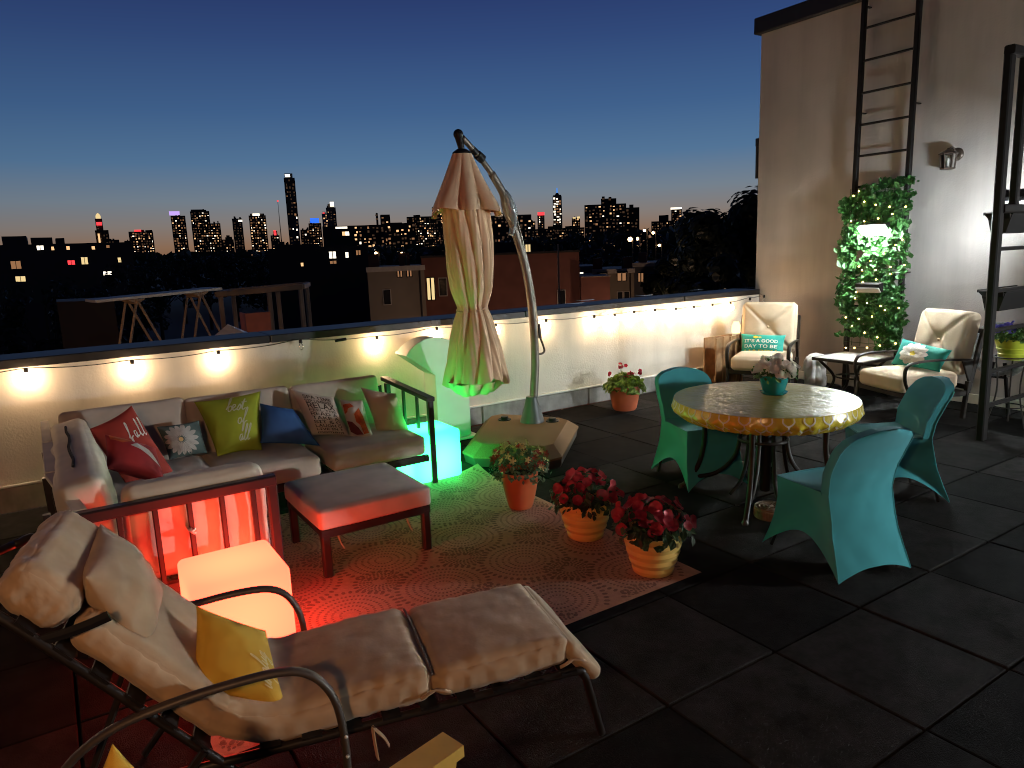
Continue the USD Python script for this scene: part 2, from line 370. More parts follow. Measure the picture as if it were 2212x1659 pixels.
# ------------------------------------------------------------------ palette
M('rubber', (0.0164, 0.0156, 0.0152), .95, .80, 6.0, 1.0, 210, .004, spec=.08, detail=12.0, nrough=.74)
M('rubber_b', (0.0242, 0.0226, 0.0215), .95, .80, 6.0, 1.0, 210, .004, spec=.08, detail=12.0, nrough=.74)
M('rubber_c', (0.0105, 0.0101, 0.01), .95, .80, 6.0, 1.0, 210, .004, spec=.08, detail=12.0, nrough=.74)
M('membrane', (.012, .012, .012), .85)
M('stucco', (.66, .61, .53), .85, .09, 2.2, .45, 55, .006, detail=8.0, streak=.13)
M('stucco_wall', (.47, .425, .39), .88, .14, 1.1, .5, 70, .006, detail=9.0, streak=.14)
M('kerb', (.33, .31, .29), .85, .38, 5, .5, 50, .005, detail=8.0, streak=.3)
M('coping', (.016, .015, .0155), .42, .25, 14, .15, 40, .002, spec=.35)
M('dark_trim', (.018, .016, .016), .5, .2)
M('black_steel', (.012, .010, .0095), .5, .25, 20, .1, 90, spec=.22)
M('brown_steel', (.020, .0145, .011), .42, .25, 20, spec=.28)
M('bronze_arm', (.075, .058, .046), .48, .2, 15, metal=.25)
M('sofa_frame', (.028, .020, .019), .42, .2, 12)
M('cream', (.68, .60, .47), .85, .08, 9, .35, 600, .0012)
M('sand', (.55, .465, .385), .92, .13, 8, .25, 60, .003, detail=8.0, sheen_weight=.15)
M('tan', (.45, .305, .180), .92, .15, 9, .16, 70, .003, detail=8.0, sheen_weight=.15)
M('club_tan', (.60, .47, .33), .85, .07, 8, .3, 700, .001)
M('canvas', (.74, .51, .32), .9, .10, 6, .22, 38, .006)
M('red_cloth', (.42, .045, .028), .8, .22, 8, .3, 500, .001)
M('dark_red', (.30, .018, .022), .8, .3, 9, .3, 500, .001)
M('lime_cloth', (.36, .42, .025), .8, .18, 7, .3, 500, .001)
M('blue_cloth', (.035, .12, .34), .8, .3, 6, .3, 500, .001)
M('linen', (.56, .50, .42), .85, .1, 9, .3, 600, .001)
M('teal_cloth', (.02, .34, .28), .75, .15, 8, .25, 500, .001)
M('grey_green_cloth', (.10, .15, .14), .85, .25, 10, .3, 500, .001)
M('yellow_cloth', (.62, .37, .035), .8, .12, 6, .3, 500, .001)
M('white_print', (.80, .78, .72), .8, .05)
M('pale_print', (.48, .46, .42), .85, .15, 20)
M('dark_print', (.075, .06, .045), .85, .2, 20)
M('yellow_print', (.75, .60, .05), .8, .05)
M('lime_print', (.62, .64, .40), .85, .05)
M('gold_print', (.74, .58, .26), .85, .05)
M('rust_print', (.50, .09, .02), .8, .35, 26)
M('maroon_print', (.14, .02, .025), .8, .3, 26)
M('spandex', (.062, .350, .385), .92, .08, 6, .15, 320, .001, spec=.12, sheen_weight=.12)
M('rug', (.42, .215, .145), .9, .14, 40, .7, 260, .003)
M('rug_dark', (.20, .098, .066), .95, .25, 60, .5, 300, .002)
M('terracotta', (.50, .12, .05), .5, .12, 6, .1, 60)
M('orange_glaze', (.50, .13, .05), .22, .12, 6, spec=.6)
M('yellow_glaze', (.74, .50, .14), .28, .06, 5, spec=.6)
M('teal_glaze', (.015, .24, .23), .12, .06, 5, spec=.7)
M('lime_plastic', (.50, .56, .05), .35, .06, 5)
M('soil', (.02, .014, .01), .95, .4, 60, .8, 120, .005)
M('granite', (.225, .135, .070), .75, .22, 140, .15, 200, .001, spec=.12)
M('granite_side_shade', (.07, .058, .048), .6, .1, 140)  # base sides darkened, their shade put into the colour
M('grey_plastic', (.10, .11, .11), .38, .08)
M('brushed', (.20, .175, .145), .45, .15, 12, metal=.55)
M('shell_grey', (.30, .34, .34), .30, .06, 8, metal=.25)
M('black_plastic', (.012, .011, .011), .5, .1, spec=.25)
M('sheet_metal', (.66, .66, .62), .45, .05, 6, .1, 20, .003)
M('glass_top', (.72, .70, .64), .12, .02)
M('yellow_vinyl', (.66, .50, .04), .22, .05, 9, .55, 22, .008, spec=.7)
M('vinyl_top', (.55, .47, .11), .34, .10, 9, .8, 26, .010, spec=.55, coat_weight=.15, coat_roughness=.15)
M('white_vinyl', (.75, .70, .55), .3, .05)
M('yellow_wood', (.60, .40, .08), .5, .10, 12, .2, 60, .002)
M('wood', (.30, .17, .08), .6, .25, 14)
M('iron', (.05, .045, .042), .45, .3, 30, metal=.5)
M('drain_iron', (.20, .145, .10), .6, .25, 40, metal=.3)
M('wire', (.02, .022, .02), .5)
M('aged_bronze', (.07, .05, .038), .4, .3, 30, metal=.4)
M('grey_mesh', (.30, .32, .33), .6, .4, 30)
M('white_plastic', (.72, .72, .70), .4, .03)
M('clear_white', (.60, .58, .55), .3, .03)
M('zip', (.018, .016, .02), .95, spec=.05)
M('felt', (.12, .09, .075), .9)
LEAF('leaf_mid', (.065, .15, .03)); LEAF('leaf_lime', (.16, .25, .03)); LEAF('leaf_dark', (.03, .07, .022)); LEAF('leaf_grey', (.09, .14, .07))
LEAF('ivy_leaf', (.045, .16, .035), .45, 40)
LEAF('tree_leaf', (.022, .030, .014), .3, 1.0); LEAF('tree_leaf_b', (.018, .022, .012), .3, 1.0)
LEAF('petal_crimson', (.40, .012, .035), .2); LEAF('petal_red', (.34, .02, .03), .25, 50); LEAF('petal_white', (.80, .75, .64), .06)
LEAF('petal_cream', (.62, .46, .22), .2); LEAF('petal_rust', (.34, .05, .03), .35, 90); LEAF('petal_violet', (.10, .08, .45), .2)
M('bark', (.05, .038, .028), .9, .3, 8)
usdkit.material(stage, '/World/Looks/pane', {'f': ('fresnel', {'IOR': 1.5}), 't': ('transparent_bsdf', {'color': (.93, .94, .93)}), 's': ('glossy_bsdf', {'roughness': .05}), 'm': ('mix_closure', {})},
                [('f.fac', 'm.fac'), ('t.transparent_bsdf' if False else 't.BSDF', 'm.closure1'), ('s.BSDF', 'm.closure2')], surface='m.closure')
MATS['pane'] = UsdShade.Material.Get(stage, '/World/Looks/pane')
WARM = (1.0, .66, .36)
E('bulb', WARM, 58.0); E('fairy', (1.0, .60, .16), 9.0); E('led_white', (.90, 1.0, .97), 520.0); E('unseen_lamp_glow', (1.0, .56, .24), 60.0)
E('win_warm', (1.0, .58, .27), .95); E('win_dim', (1.0, .48, .22), .26); E('win_white', (1.0, .88, .70), 1.5); E('win_gold', (1.0, .74, .34), .75); E('win_faint', (1.0, .55, .32), .045)
E('red_beacon', (1.0, .05, .06), 1.3); E('violet_crown', (.62, .42, 1.0), .8); E('blue_crown', (.03, .15, 1.0), 1.1); E('spire_blue', (.06, .30, .95), .75)
E('street_glow', (1.0, .60, .28), 10.0)

def mt(n): return MATS[n]

# ------------------------------------------------------------------ ground and the terrace
YW, XW, TILE, TGAP = 6.235, 7.967, .6400, .011
single('ground', grid(np.stack(list(np.meshgrid(np.linspace(-9000, 9000, 13), np.linspace(-400, 9000, 13), indexing='ij')) + [np.full((13, 13), -14.0)], -1)),
       M('city_ground', (.035, .034, .034), .95, .3, .02), 'dark city ground far below the roof', 'ground', kind='structure')
deck = thing('roof_floor', 'roof terrace floor of square black rubber tiles', 'floor', (0, 0, 0), kind='structure')
part(deck, 'membrane', box((3.0, 2.4, -.20), (10.6, 7.9, .30)), mt('membrane'))
tx0, ty0 = 3.735 - 9 * TILE, 1.795 - 6 * TILE        # the joints measured in the photograph
k = 0
for i in range(17):
    for j in range(13):
        x0, y0 = tx0 + i * TILE, ty0 + j * TILE
        x1, y1 = min(x0 + TILE, XW - .004), min(y0 + TILE, YW - .004)
        if x1 - x0 < .05 or y1 - y0 < .05 or x0 < -2.1: continue
        c = A([(x0 + x1) / 2, (y0 + y1) / 2])
        if (c @ FH[:2]) < .35 or abs(c @ A([FH[1], -FH[0]])) > 1.0 + .95 * (c @ FH[:2]): continue
        dz = rng.uniform(-.006, .0)
        part(deck, 'tile', cbox((c[0], c[1], -.022 + dz), (x1 - x0 - TGAP, y1 - y0 - TGAP, .044), .0035), mt(['rubber', 'rubber_b', 'rubber_c'][rng.integers(3)])); k += 1

par = thing('parapet_wall', 'long white stuccoed parapet wall with a dark metal coping along the terrace edge', 'parapet', (2.0, YW, 0))
part(par, 'wall_panel', box((1.90, YW + .15, .625), (12.128, .30, .86)), mt('stucco'))
x = -4.15
for w in (1.5, 1.5, 1.26, 1.26, 1.10, 1.16, 1.40, 1.30, 1.636):
    part(par, 'kerb_block', cbox((x + w / 2, YW + .148 - .006 * rng.random(), .093), (w - .012, .30, .186), .008), mt('kerb')); x += w
part(par, 'drip_edge', bar((-4.15, YW - .012, .198), (7.962, YW - .012, .198), .022, .016), mt('sheet_metal'))
x = -4.15
for w in (3.0, 2.72, 2.63, 2.35, 1.41):
    part(par, 'coping_cap', cbox((x + w / 2, YW + .200, 1.087), (w - .006, .434, .066), .006), mt('coping')); x += w
for (u, v) in ((1268, 648), (1395, 638), (1505, 626), (1615, 622), (1265 - 20, 655)):   # wet patches that stand on the coping
    c = G(u, v, 1.1225); th = np.linspace(0, 2 * np.pi, 18, endpoint=False)
    pts = np.c_[c[0] + .14 * np.cos(th) * (1 + .2 * np.sin(3 * th)), c[1] + .05 * np.sin(th) + .02 * np.cos(th * 2), np.full(18, 1.1232)]
    part(par, 'water_patch', trimesh.Trimesh(np.vstack([pts, [c + [0, 0, .0011]]]), [[18, i, (i + 1) % 18] for i in range(18)], process=False), M('puddle', (.30, .31, .33), .08) if 'puddle' not in MATS else mt('puddle'))

pent = thing('stair_bulkhead', 'tall pale stuccoed bulkhead wall with a black roof edge beside the terrace', 'building', (XW + 1.5, 3.0, 0))
part(pent, 'wall', box((XW + 1.5, 2.35, 2.07), (3.0, 7.90, 4.44)), mt('stucco_wall'))
part(pent, 'roof_edge', cbox((XW + 1.5, 2.35, 4.385), (3.16, 8.02, .19), .01), mt('dark_trim'))
part(pent, 'base_flashing', bar((XW - .012, -1.5, .05), (XW - .012, YW - .02, .05), .02, .10), mt('stucco'))
part(pent, 'downpipe', cat(cyl((XW + .03, 6.34, 2.55), (XW + .03, 6.34, 3.05), .025), cbox((XW + .03, 6.335, 3.0), (.06, .05, .10))), mt('dark_trim'))

# ------------------------------------------------------------------ wall ladder
LX, LY0, LY1 = 7.835, 4.885, 4.285
lad = thing('wall_ladder', 'black steel ladder fixed to the bulkhead wall behind the ivy panel', 'ladder', (LX, (LY0 + LY1) / 2, 0))
for y, dy in ((LY0, -.03), (LY1, -.02)):
    part(lad, 'rail', bar((LX, y, .0), (LX, y + dy, 5.0), .052, .052, ref=(0, 1, 0)), mt('black_steel'))
for i in range(15):
    z = .30 + .3335 * i
    part(lad, 'rung', cyl((LX, LY0 - .012 - .006 * i / 3, z), (LX, LY1 + .012, z), .0135, 10), mt('black_steel'))
for z in (1.35, 3.1, 4.2):
    for y in (LY0, LY1): part(lad, 'wall_bracket', bar((LX, y - .015, z), (XW, y - .015, z), .03, .012), mt('black_steel'))

# ------------------------------------------------------------------ ivy panel, fairy lights, two solar lamps
IX = 7.72
iv = thing('ivy_panel', 'tall panel of artificial green ivy leaves hung on the wall ladder', 'plant', (IX, 4.55, .5))
gy, gz = rng.uniform(0, 1, 3800), rng.uniform(0, 1, 3800)
yl = 4.93 + .03 * np.sin(gz * 23) ; yr = 4.18 + .03 * np.sin(gz * 17 + 1)
yy = yr + (yl - yr) * gy + rng.normal(0, .012, 3800); zz = .50 + 1.80 * gz + .05 * (gy < .5) * (gz > .95)
dens = meshkit.fbm(np.c_[yy * 7, zz * 7, zz * 0 + 2.0])
kp = (dens > .30) & ~((zz < .64) & (gy > .35)) & ~((zz > 2.2) & (gy > .75))
xx = IX + rng.normal(0, .030, 3800) - .03 * (dens - .5)
nn = np.c_[-np.ones(3800), rng.normal(0, .7, 3800), rng.normal(.3, .7, 3800)]
part(iv, 'foliage', leaves(np.c_[xx, yy, zz][kp], nn[kp], rng.uniform(.034, .072, kp.sum()), 3), mt('ivy_leaf'), kind='stuff')
net = [bar((IX + .03, 4.86, z), (IX + .03, 4.25, z), .006) for z in np.arange(.56, 2.3, .12)] + [bar((IX + .036, y, .52), (IX + .036, y, 2.28), .006) for y in np.arange(4.27, 4.9, .1)]
part(iv, 'lattice', cat(*net), mt('leaf_dark'))
fl = thing('fairy_lights', 'string of tiny warm fairy lights woven through the ivy panel', 'lights', (IX - .05, 4.55, .5))
zc = lambda x, y: ((3200 + x / 2.0738) / 1.8083, (600 + y / 2.0738) / 1.8083)
FAIRY = [(322, 305), (278, 342), (365, 390), (458, 415), (570, 430), (700, 430), (592, 490), (478, 525), (365, 548), (258, 548), (328, 630), (673, 697), (620, 740), (522, 810), (417, 870), (320, 915), (347, 945), (457, 943), (577, 918), (690, 903), (575, 975),
         (462, 1020), (352, 1042), (300, 1122), (290, 1172), (387, 1210), (498, 1235), (532, 1268), (645, 1250), (427, 1320), (320, 1338), (215, 1327), (268, 1395), (367, 1450), (470, 1488), (618, 1538), (490, 1555), (388, 1572), (285, 1573), (215, 1573)]
fp = [PX(*zc(*q), IX - .075) for q in FAIRY]
for q in fp: part(fl, 'bulb', sph(q, .0095, 1), mt('fairy'))
part(fl, 'wire', tube(spline(A(fp) + [.02, 0, 0], 4), .0022, 5), mt('wire'))

def solar_lamp(label, c, w, lit, h=.055):
    t = thing('solar_wall_lamp', label, 'lamp', c)
    c = A(c)
    part(t, 'housing', hull([c + A(q) for q in ((.0, -w / 2, .05), (.0, w / 2, .05), (-.09, -w / 2, .035), (-.09, w / 2, .035), (.0, -w / 2, -.05), (.0, w / 2, -.05), (-.085, -w / 2, .018), (-.085, w / 2, .018))]), mt('black_plastic'))
    d = unit((-.66, 0, -.75)); s = unit((-.75, 0, .66))
    o = c + A([-.052, 0, -.022]); P = [o + s * a + A([0, b, 0]) for a, b in ((-h, -w * .47), (-h, w * .47), (h, w * .5), (h, -w * .5))]
    part(t, 'lens', hull([p + d * k for p in P for k in (.004, .018)]), mt('led_white') if lit else mt('white_plastic'))
    return t
solar_lamp('solar lamp shining bright white in the upper part of the ivy', PX(1893, 492, IX - .07), .30, True)
solar_lamp('unlit solar lamp with a pale panel low on the ivy', PX(1882, 620, IX - .07), .27, False, .036)

# ------------------------------------------------------------------ wall lantern
lc = PX(2048, 345, XW - .13)
ln = thing('wall_lantern', 'small unlit bronze coach lantern on the bulkhead wall', 'lantern', (XW, lc[1], lc[2]))
part(ln, 'back_plate', place(lathe([(0.001, .02), (.045, .02), (.062, .008), (.065, 0)], 20), (XW - .001, lc[1] - .02, lc[2] + .055), (0, 1, 0), (0, 0, 1), (-1, 0, 0)), mt('aged_bronze'), True)
part(ln, 'arm', tube(spline([(XW - .01, lc[1] - .02, lc[2] + .06), (XW - .07, lc[1] - .01, lc[2] + .12), (lc[0], lc[1], lc[2] + .105)], 6), .009), mt('aged_bronze'), True)
part(ln, 'roof', lathe([(.002, .115), (.015, .112), (.02, .10), (.05, .085), (.088, .062), (.088, .052), (.001, .05)], 6, lc), mt('aged_bronze'))
a6 = np.arange(6) * np.pi / 3
part(ln, 'cage', cat(*[cyl(lc + [.076 * math.cos(a), .076 * math.sin(a), .055], lc + [.062 * math.cos(a), .062 * math.sin(a), -.085], .0055, 6) for a in a6]), mt('aged_bronze'))
part(ln, 'base', lathe([(.001, -.10), (.05, -.098), (.07, -.09), (.07, -.08), (.001, -.08)], 6, lc), mt('aged_bronze'))
part(ln, 'glass', lathe([(.071, .05), (.059, -.078)], 6, lc), mt('pane'))
part(ln, 'bulb', lathe([(.001, .02), (.014, .015), (.017, -.005), (.012, -.04), (.012, -.075)], 12, lc), mt('clear_white'), True)

# ------------------------------------------------------------------ steel plant rack at the right edge, planters, unseen lamp on it
R0 = A([6.575, 2.822, 0]); RD = unit((1.0, -.02, 0))
rk = thing('plant_rack', 'tall black steel plant rack with cross bars at the right edge', 'rack', R0)
part(rk, 'post', bar(R0, R0 + [-.03, .012, 3.13], .08, .06, ref=(0, 1, 0)), mt('black_steel'))
part(rk, 'post', bar(R0 + RD * 1.25, R0 + RD * 1.25 + [-.03, .012, 3.13], .10, .07, ref=(0, 1, 0)), mt('black_steel'))
part(rk, 'top_beam', bar(R0 + [-.07, 0, 3.13], R0 + RD * 1.30 + [-.03, 0, 3.13], .08, .07), mt('black_steel'))
part(rk, 'inner_post', bar(R0 + RD * .21 + [0, 0, 1.93], R0 + RD * .21 + [-.02, 0, 3.10], .065, .06, ref=(0, 1, 0)), mt('black_steel'))
part(rk, 'middle_beam', bar(R0 + [0, 0, 1.93], R0 + RD * 1.25 + [0, 0, 1.93], .07, .07), mt('black_steel'))
for z in (1.609, 1.267, .936, .587, .292):
    part(rk, 'cross_bar', bar(R0 + [0, 0, z], R0 + RD * 1.25 + [0, 0, z], .035, .032), mt('black_steel'))
for z, lab in ((1.90, 'empty dark trough planter hung from the upper bar of the rack'), (1.25, 'empty dark trough planter hung from the middle bar of the rack')):
    o = R0 + RD * .19 + A([.05, .11, z])
    t = thing('trough_planter', lab, 'planter', o)
    s = np.cross([0, 0, 1], RD)
    pr = [(-.10, 0), (.10, 0), (.055, -.17), (-.055, -.17)]
    out = [o + RD * k + s * a + A([0, 0, b]) for k, q in ((0, 0), (.62, 0)) for a, b in pr]
    part(t, 'trough', hull(out), mt('black_plastic'))
    part(t, 'lip', cat(bar(o - RD * .03 - s * .105, o + RD * .65 - s * .105, .02, .025), bar(o - RD * .03 + s * .105, o + RD * .65 + s * .105, .02, .025), hull([o + RD * q + s * a + A([0, 0, b]) for q, a, b in ((-.055, -.1, 0), (-.055, .1, 0), (0, -.08, -.05), (0, .08, -.05), (0, -.1, .012), (0, .1, .012))])), mt('black_plastic'))


# ------------------------------------------------------------------ plants
def pot_plant(name, label, c, prof, potmat, nleaf, leafmat, spread, hgt, lsz, fl=None, seed=1, ribs=False, cat_='flower pot', saucer=None, droop=0.0):
    """fl: list of (material, count, radius, petals, star, zone)"""
    g = np.random.default_rng(seed); c = A(c, float); t = thing(name, label, cat_, c)
    part(t, 'pot', lathe(prof, 36, c), mt(potmat), 40)
    top = max(z for r, z in prof); rt_ = max(r for r, z in prof if z > top - .03)
    part(t, 'soil', lathe([(.001, top - .025), (rt_ * .93, top - .03)], 24, c), mt('soil'))
    if saucer: part(t, 'saucer', lathe(saucer, 30, c), mt(potmat), 40)
    th = g.uniform(0, 2 * np.pi, nleaf); rr = spread * np.sqrt(g.uniform(0, 1, nleaf)); hz = g.uniform(0, 1, nleaf) ** .7
    dome_ = np.sqrt(np.clip(1 - (rr / (spread * 1.05)) ** 2, 0, 1))
    P = np.c_[rr * np.cos(th), rr * np.sin(th), top - .015 + hgt * hz * (.25 + .75 * dome_) - droop * (rr / spread) ** 2]
    nz = np.c_[np.cos(th) * rr / spread, np.sin(th) * rr / spread, .5 + 0 * th] + g.normal(0, .45, (nleaf, 3))
    part(t, 'foliage', leaves(c + P, nz, np.full(nleaf, lsz), seed), mt(leafmat), kind='stuff')
    st = [bar(c + A([p[0] * .25, p[1] * .25, top - .02]), c + p, .003) for p in P[:: max(1, nleaf // 24)]]
    part(t, 'stems', cat(*st), mt('leaf_dark'))
    for fm, n, r, pet, star, (z0, z1), edge in (fl or []):
        for i in range(n):
            a = g.uniform(0, 2 * np.pi); q = spread * (edge + (1 - edge) * g.uniform(0, 1) ** .5) * .98
            zz_ = top - .01 + hgt * (z0 + (z1 - z0) * g.uniform()) * (.45 + .55 * math.sqrt(max(0, 1 - (q / spread / 1.05) ** 2))) + .012 - droop * (q / spread) ** 2
            d = A([math.cos(a) * q / spread, math.sin(a) * q / spread, .75]) + g.normal(0, .3, 3) - .45 * A([FH[0], FH[1], 0])
            p = c + A([q * math.cos(a), q * math.sin(a), zz_])
            part(t, 'flower', flower(p, d, r * g.uniform(.7, 1.15), pet, .35, star, notch=.07 if star == 0 else .16), mt(fm), 50)
    return t
# geranium by the parapet
gp = A([5.15, 5.76, 0])
ger = pot_plant('geranium_pot', 'red geranium in a terracotta pot on the tiles by the parapet', gp, [(.001, .0), (.115, .0), (.13, .02), (.155, .14), (.172, .245), (.178, .25), (.178, .27), (.160, .27), (.155, .22)], 'terracotta', 330, 'leaf_lime', .215, .135, .066, None, 5, droop=.06)
g = np.random.default_rng(3)
for (dx, dz, n) in ((-.035, .48, 5), (.055, .385, 8), (.09, .38, 7), (.165, .40, 5), (-.16, .40, 2)):
    o = gp + A([dx * math.cos(YAW), -dx * math.sin(YAW), 0])
    part(ger, 'flower_stalk', tube(spline([gp + (o - gp) * .5 + [0, 0, .30], o + [0, 0, dz - .06], o + [0, 0, dz - .01]], 4), .003, 5), mt('leaf_mid'))
    for i in range(n): part(ger, 'flower', flower(o + [*(g.normal(0, .016, 2)), dz + g.normal(0, .012)], g.normal(0, .6, 3) + [-.3, -.5, .5], .021, 5, .3), mt('petal_crimson'), 50)
# calibrachoa in the orange pot
pot_plant('calibrachoa_pot', 'orange glazed pot of small rust and cream striped flowers on the rug corner', (2.575, 3.955, .006), [(.001, .0), (.078, .0), (.085, .012), (.105, .09), (.124, .185), (.128, .25), (.122, .262), (.112, .255), (.108, .20)], 'orange_glaze', 420, 'leaf_grey', .215, .20, .026,
          [('petal_cream', 34, .026, 5, .5, (.6, 1.05), .0), ('petal_rust', 36, .024, 5, .35, (.5, 1.08), .15)], 8, droop=.05)
RIB = [(.001, 0), (.098, 0), (.110, .010), (.115, .030), (.103, .044), (.121, .053), (.131, .075), (.117, .091), (.136, .101), (.145, .125), (.130, .141), (.149, .151), (.155, .174), (.141, .188), (.153, .198), (.158, .224), (.155, .234), (.148, .232), (.142, .19)]
for lab, c, sd in (('yellow ribbed pot of red petunias, the one between the orange pot and the rug corner', (2.60, 3.275, .006), 21), ('yellow ribbed pot of red petunias standing right at the front corner of the rug', (2.585, 2.675, .006), 33)):
    pot_plant('petunia_pot', lab, c, RIB, 'yellow_glaze', 330, 'leaf_dark', .215, .17, .040, [('petal_red', 60, .033, 5, .0, (.5, 1.08), .05)], sd, droop=.03)
# far right: pot on a wire stand, and a small pot cut by the frame
gpc = PX(2190, 780, 7.25); gpc = A([7.25, gpc[1] + .02, .0])
zst = PX(2190, 778, 7.25)[2]
st = thing('plant_stand', 'black wire plant stand behind the steel rack', 'stand', gpc)
for a in (0.3, 2.4, 4.5):
    part(st, 'leg', tube(spline([gpc + [.17 * math.cos(a), .17 * math.sin(a), 0], gpc + [.10 * math.cos(a), .10 * math.sin(a), zst * .55], gpc + [.13 * math.cos(a), .13 * math.sin(a), zst + .05]], 6), .007, 6), mt('iron'))
th = np.linspace(0, 2 * np.pi, 25)
part(st, 'ring', tube(np.c_[gpc[0] + .135 * np.cos(th), gpc[1] + .135 * np.sin(th), np.full(25, zst + .03)], .007, 6), mt('iron'))
part(st, 'lower_ring', tube(np.c_[gpc[0] + .125 * np.cos(th), gpc[1] + .125 * np.sin(th), np.full(25, zst * .3)], .006, 6), mt('iron'))
pot_plant('pansy_pot', 'lime green ribbed pot of purple pansies behind the steel rack', gpc + [0, 0, zst + .01], [(.001, 0), (.10, 0), (.112, .05), (.108, .055), (.126, .10), (.122, .105), (.14, .16), (.146, .17), (.146, .185), (.13, .185), (.125, .15)], 'lime_plastic', 240, 'leaf_mid', .18, .12, .04, [('petal_violet', 16, .036, 5, .0, (.7, 1.1), .0)], 44)
# teal pot on the round table is placed with the table

# ------------------------------------------------------------------ rug with woven medallions
RX0, RX1, RY0, RY1 = .30, 2.775, 2.50, 4.88
nx, ny = 60, 46
gx, gy = np.meshgrid(np.linspace(RX0, RX1, nx), np.linspace(RY0, RY1, ny), indexing='ij')
curl = .055 * np.clip((gx - 2.45) / .33, 0, 1) ** 2 * np.clip((gy - 4.55) / .33, 0, 1) ** 2
def rugz(x, y): return .0062 + .002 * (meshkit.fbm(np.stack([x * 1.7, y * 1.7, x * 0], -1)) - .5) + .055 * np.clip((x - 2.45) / .33, 0, 1) ** 2 * np.clip((y - 4.55) / .33, 0, 1) ** 2
rug = thing('rug', 'flat woven outdoor rug with round dotted medallions under the sofa set', 'rug', (1.2, 3.7, 0))
part(rug, 'weave', grid(np.stack([gx, gy, rugz(gx, gy)], -1)), mt('rug'), True)
dots = []
g = np.random.default_rng(11)
for i in range(-1, 7):
    for j in range(-1, 6):
        for kind in (0, 1):
            cxm = RX1 - .28 - i * .52 - kind * .26 + (j % 2) * .13; cym = RY0 + .22 + j * .50 + kind * .25
            R = .245 if kind == 0 else .13
            for rr_, L, W in ((R, .034, .020), (R * .80, .018, .012), (R * .65, .018, .012), (R * .50, .018, .012), (R * .36, .018, .011), (R * .2, .016, .010)):
                n = max(5, int(2 * np.pi * rr_ / (W * 1.75)))
                if kind and rr_ < R * .3: continue
                for q in range(n):
                    a = 2 * np.pi * q / n + rr_ * 30; x_, y_ = cxm + rr_ * math.cos(a), cym + rr_ * math.sin(a)
                    if RX0 + .03 < x_ < RX1 - .03 and RY0 + .03 < y_ < RY1 - .03: dots.append((x_, y_, a, L, W))
D = A(dots); ca, sa = np.cos(D[:, 2]), np.sin(D[:, 2])
sh = [(-.5, 0), (-.25, -.5), (.25, -.5), (.5, 0), (.25, .5), (-.25, .5)]
V = np.stack([np.c_[D[:, 0] + p * D[:, 3] * ca - q * D[:, 4] * sa, D[:, 1] + p * D[:, 3] * sa + q * D[:, 4] * ca] for p, q in sh], 1)
Vz = rugz(V[..., 0], V[..., 1]) + .0016
V = np.concatenate([V, Vz[..., None]], -1).reshape(-1, 3)
Fd = (np.arange(len(D))[:, None, None] * 6 + A([[0, 1, 2], [0, 2, 3], [0, 3, 4], [0, 4, 5]])).reshape(-1, 3)
part(rug, 'medallion_weave', (V, Fd), mt('rug_dark'), kind='stuff')

# ------------------------------------------------------------------ glowing cubes
def glow_cube(label, x0, x1, y0, y1, s, edge, core, lampz):
    c = A([(x0 + x1) / 2, (y0 + y1) / 2, 0]); t = thing('cube_lamp', label, 'lamp', c)
    m_ = cushion((x1 - x0, y1 - y0, s), r=.028, puff=0, wr=0, side=0, n=16); m_.apply_translation(c + [0, 0, s / 2 + .012])
    nm = 'cube_shell' + str(len(MATS))
    part(t, 'shell', m_, GLOW(nm, c + [0, 0, lampz], .40, edge, core), True)
    part(t, 'base', cbox(c + [0, 0, .008], (x1 - x0 - .06, y1 - y0 - .06, .012), .003), mt('white_plastic'))
    return t
glow_cube('glowing cyan green cube lamp at the right end of the sofa', 2.20, 2.60, 4.815, 5.215, .385, (.060, 8.5, 1.2), (.60, 10.5, 2.6), .15)
glow_cube('glowing orange red cube lamp between the sofa arm and the lounger', .352, .765, 3.075, 3.485, .395, (9.0, .33, .165), (11.0, .62, .26), .20)

# ------------------------------------------------------------------ sectional sofa
sf = thing('sectional_sofa', 'L shaped outdoor sofa with dark metal frame and grey beige cushions', 'sofa', (1.15, 5.2, 0))
SM = mt('sofa_frame')
SX0, SX1, SYF, SYB = -.08, 2.33, 4.80, 5.62      # the long part along the parapet
AY, AXR = 3.60, .86                               # the arm of the short part, towards the camera
for xa, xb in ((.74, 1.50), (1.545, 2.30)):
    part(sf, 'seat_rail', bar((xa, SYF + .03, .215), (xb, SYF + .03, .215), .04, .06), SM)
part(sf, 'seat_rail', bar((SX0, SYB - .05, .215), (SX1, SYB - .05, .215), .04, .06), SM)
for xx_ in (.78, 1.50, 1.56, 2.29):
    part(sf, 'side_rail', bar((xx_, SYF, .215), (xx_, SYB, .215), .03, .05), SM)
for xx_ in (.80, 1.49, 1.57):
    part(sf, 'leg', bar((xx_, SYF + .03, 0), (xx_, SYF + .03, .20), .045), SM)
for xx_ in (.0, .74, 1.5, 2.28):
    part(sf, 'back_post', bar((xx_, SYB, 0), (xx_, SYB + .10, .66), .04), SM)
for z in (.42, .62):
    part(sf, 'back_slat', bar((SX0, SYB + .045 + .15 * (z - .3), z), (SX1, SYB + .045 + .15 * (z - .3), z), .025, .07), SM)
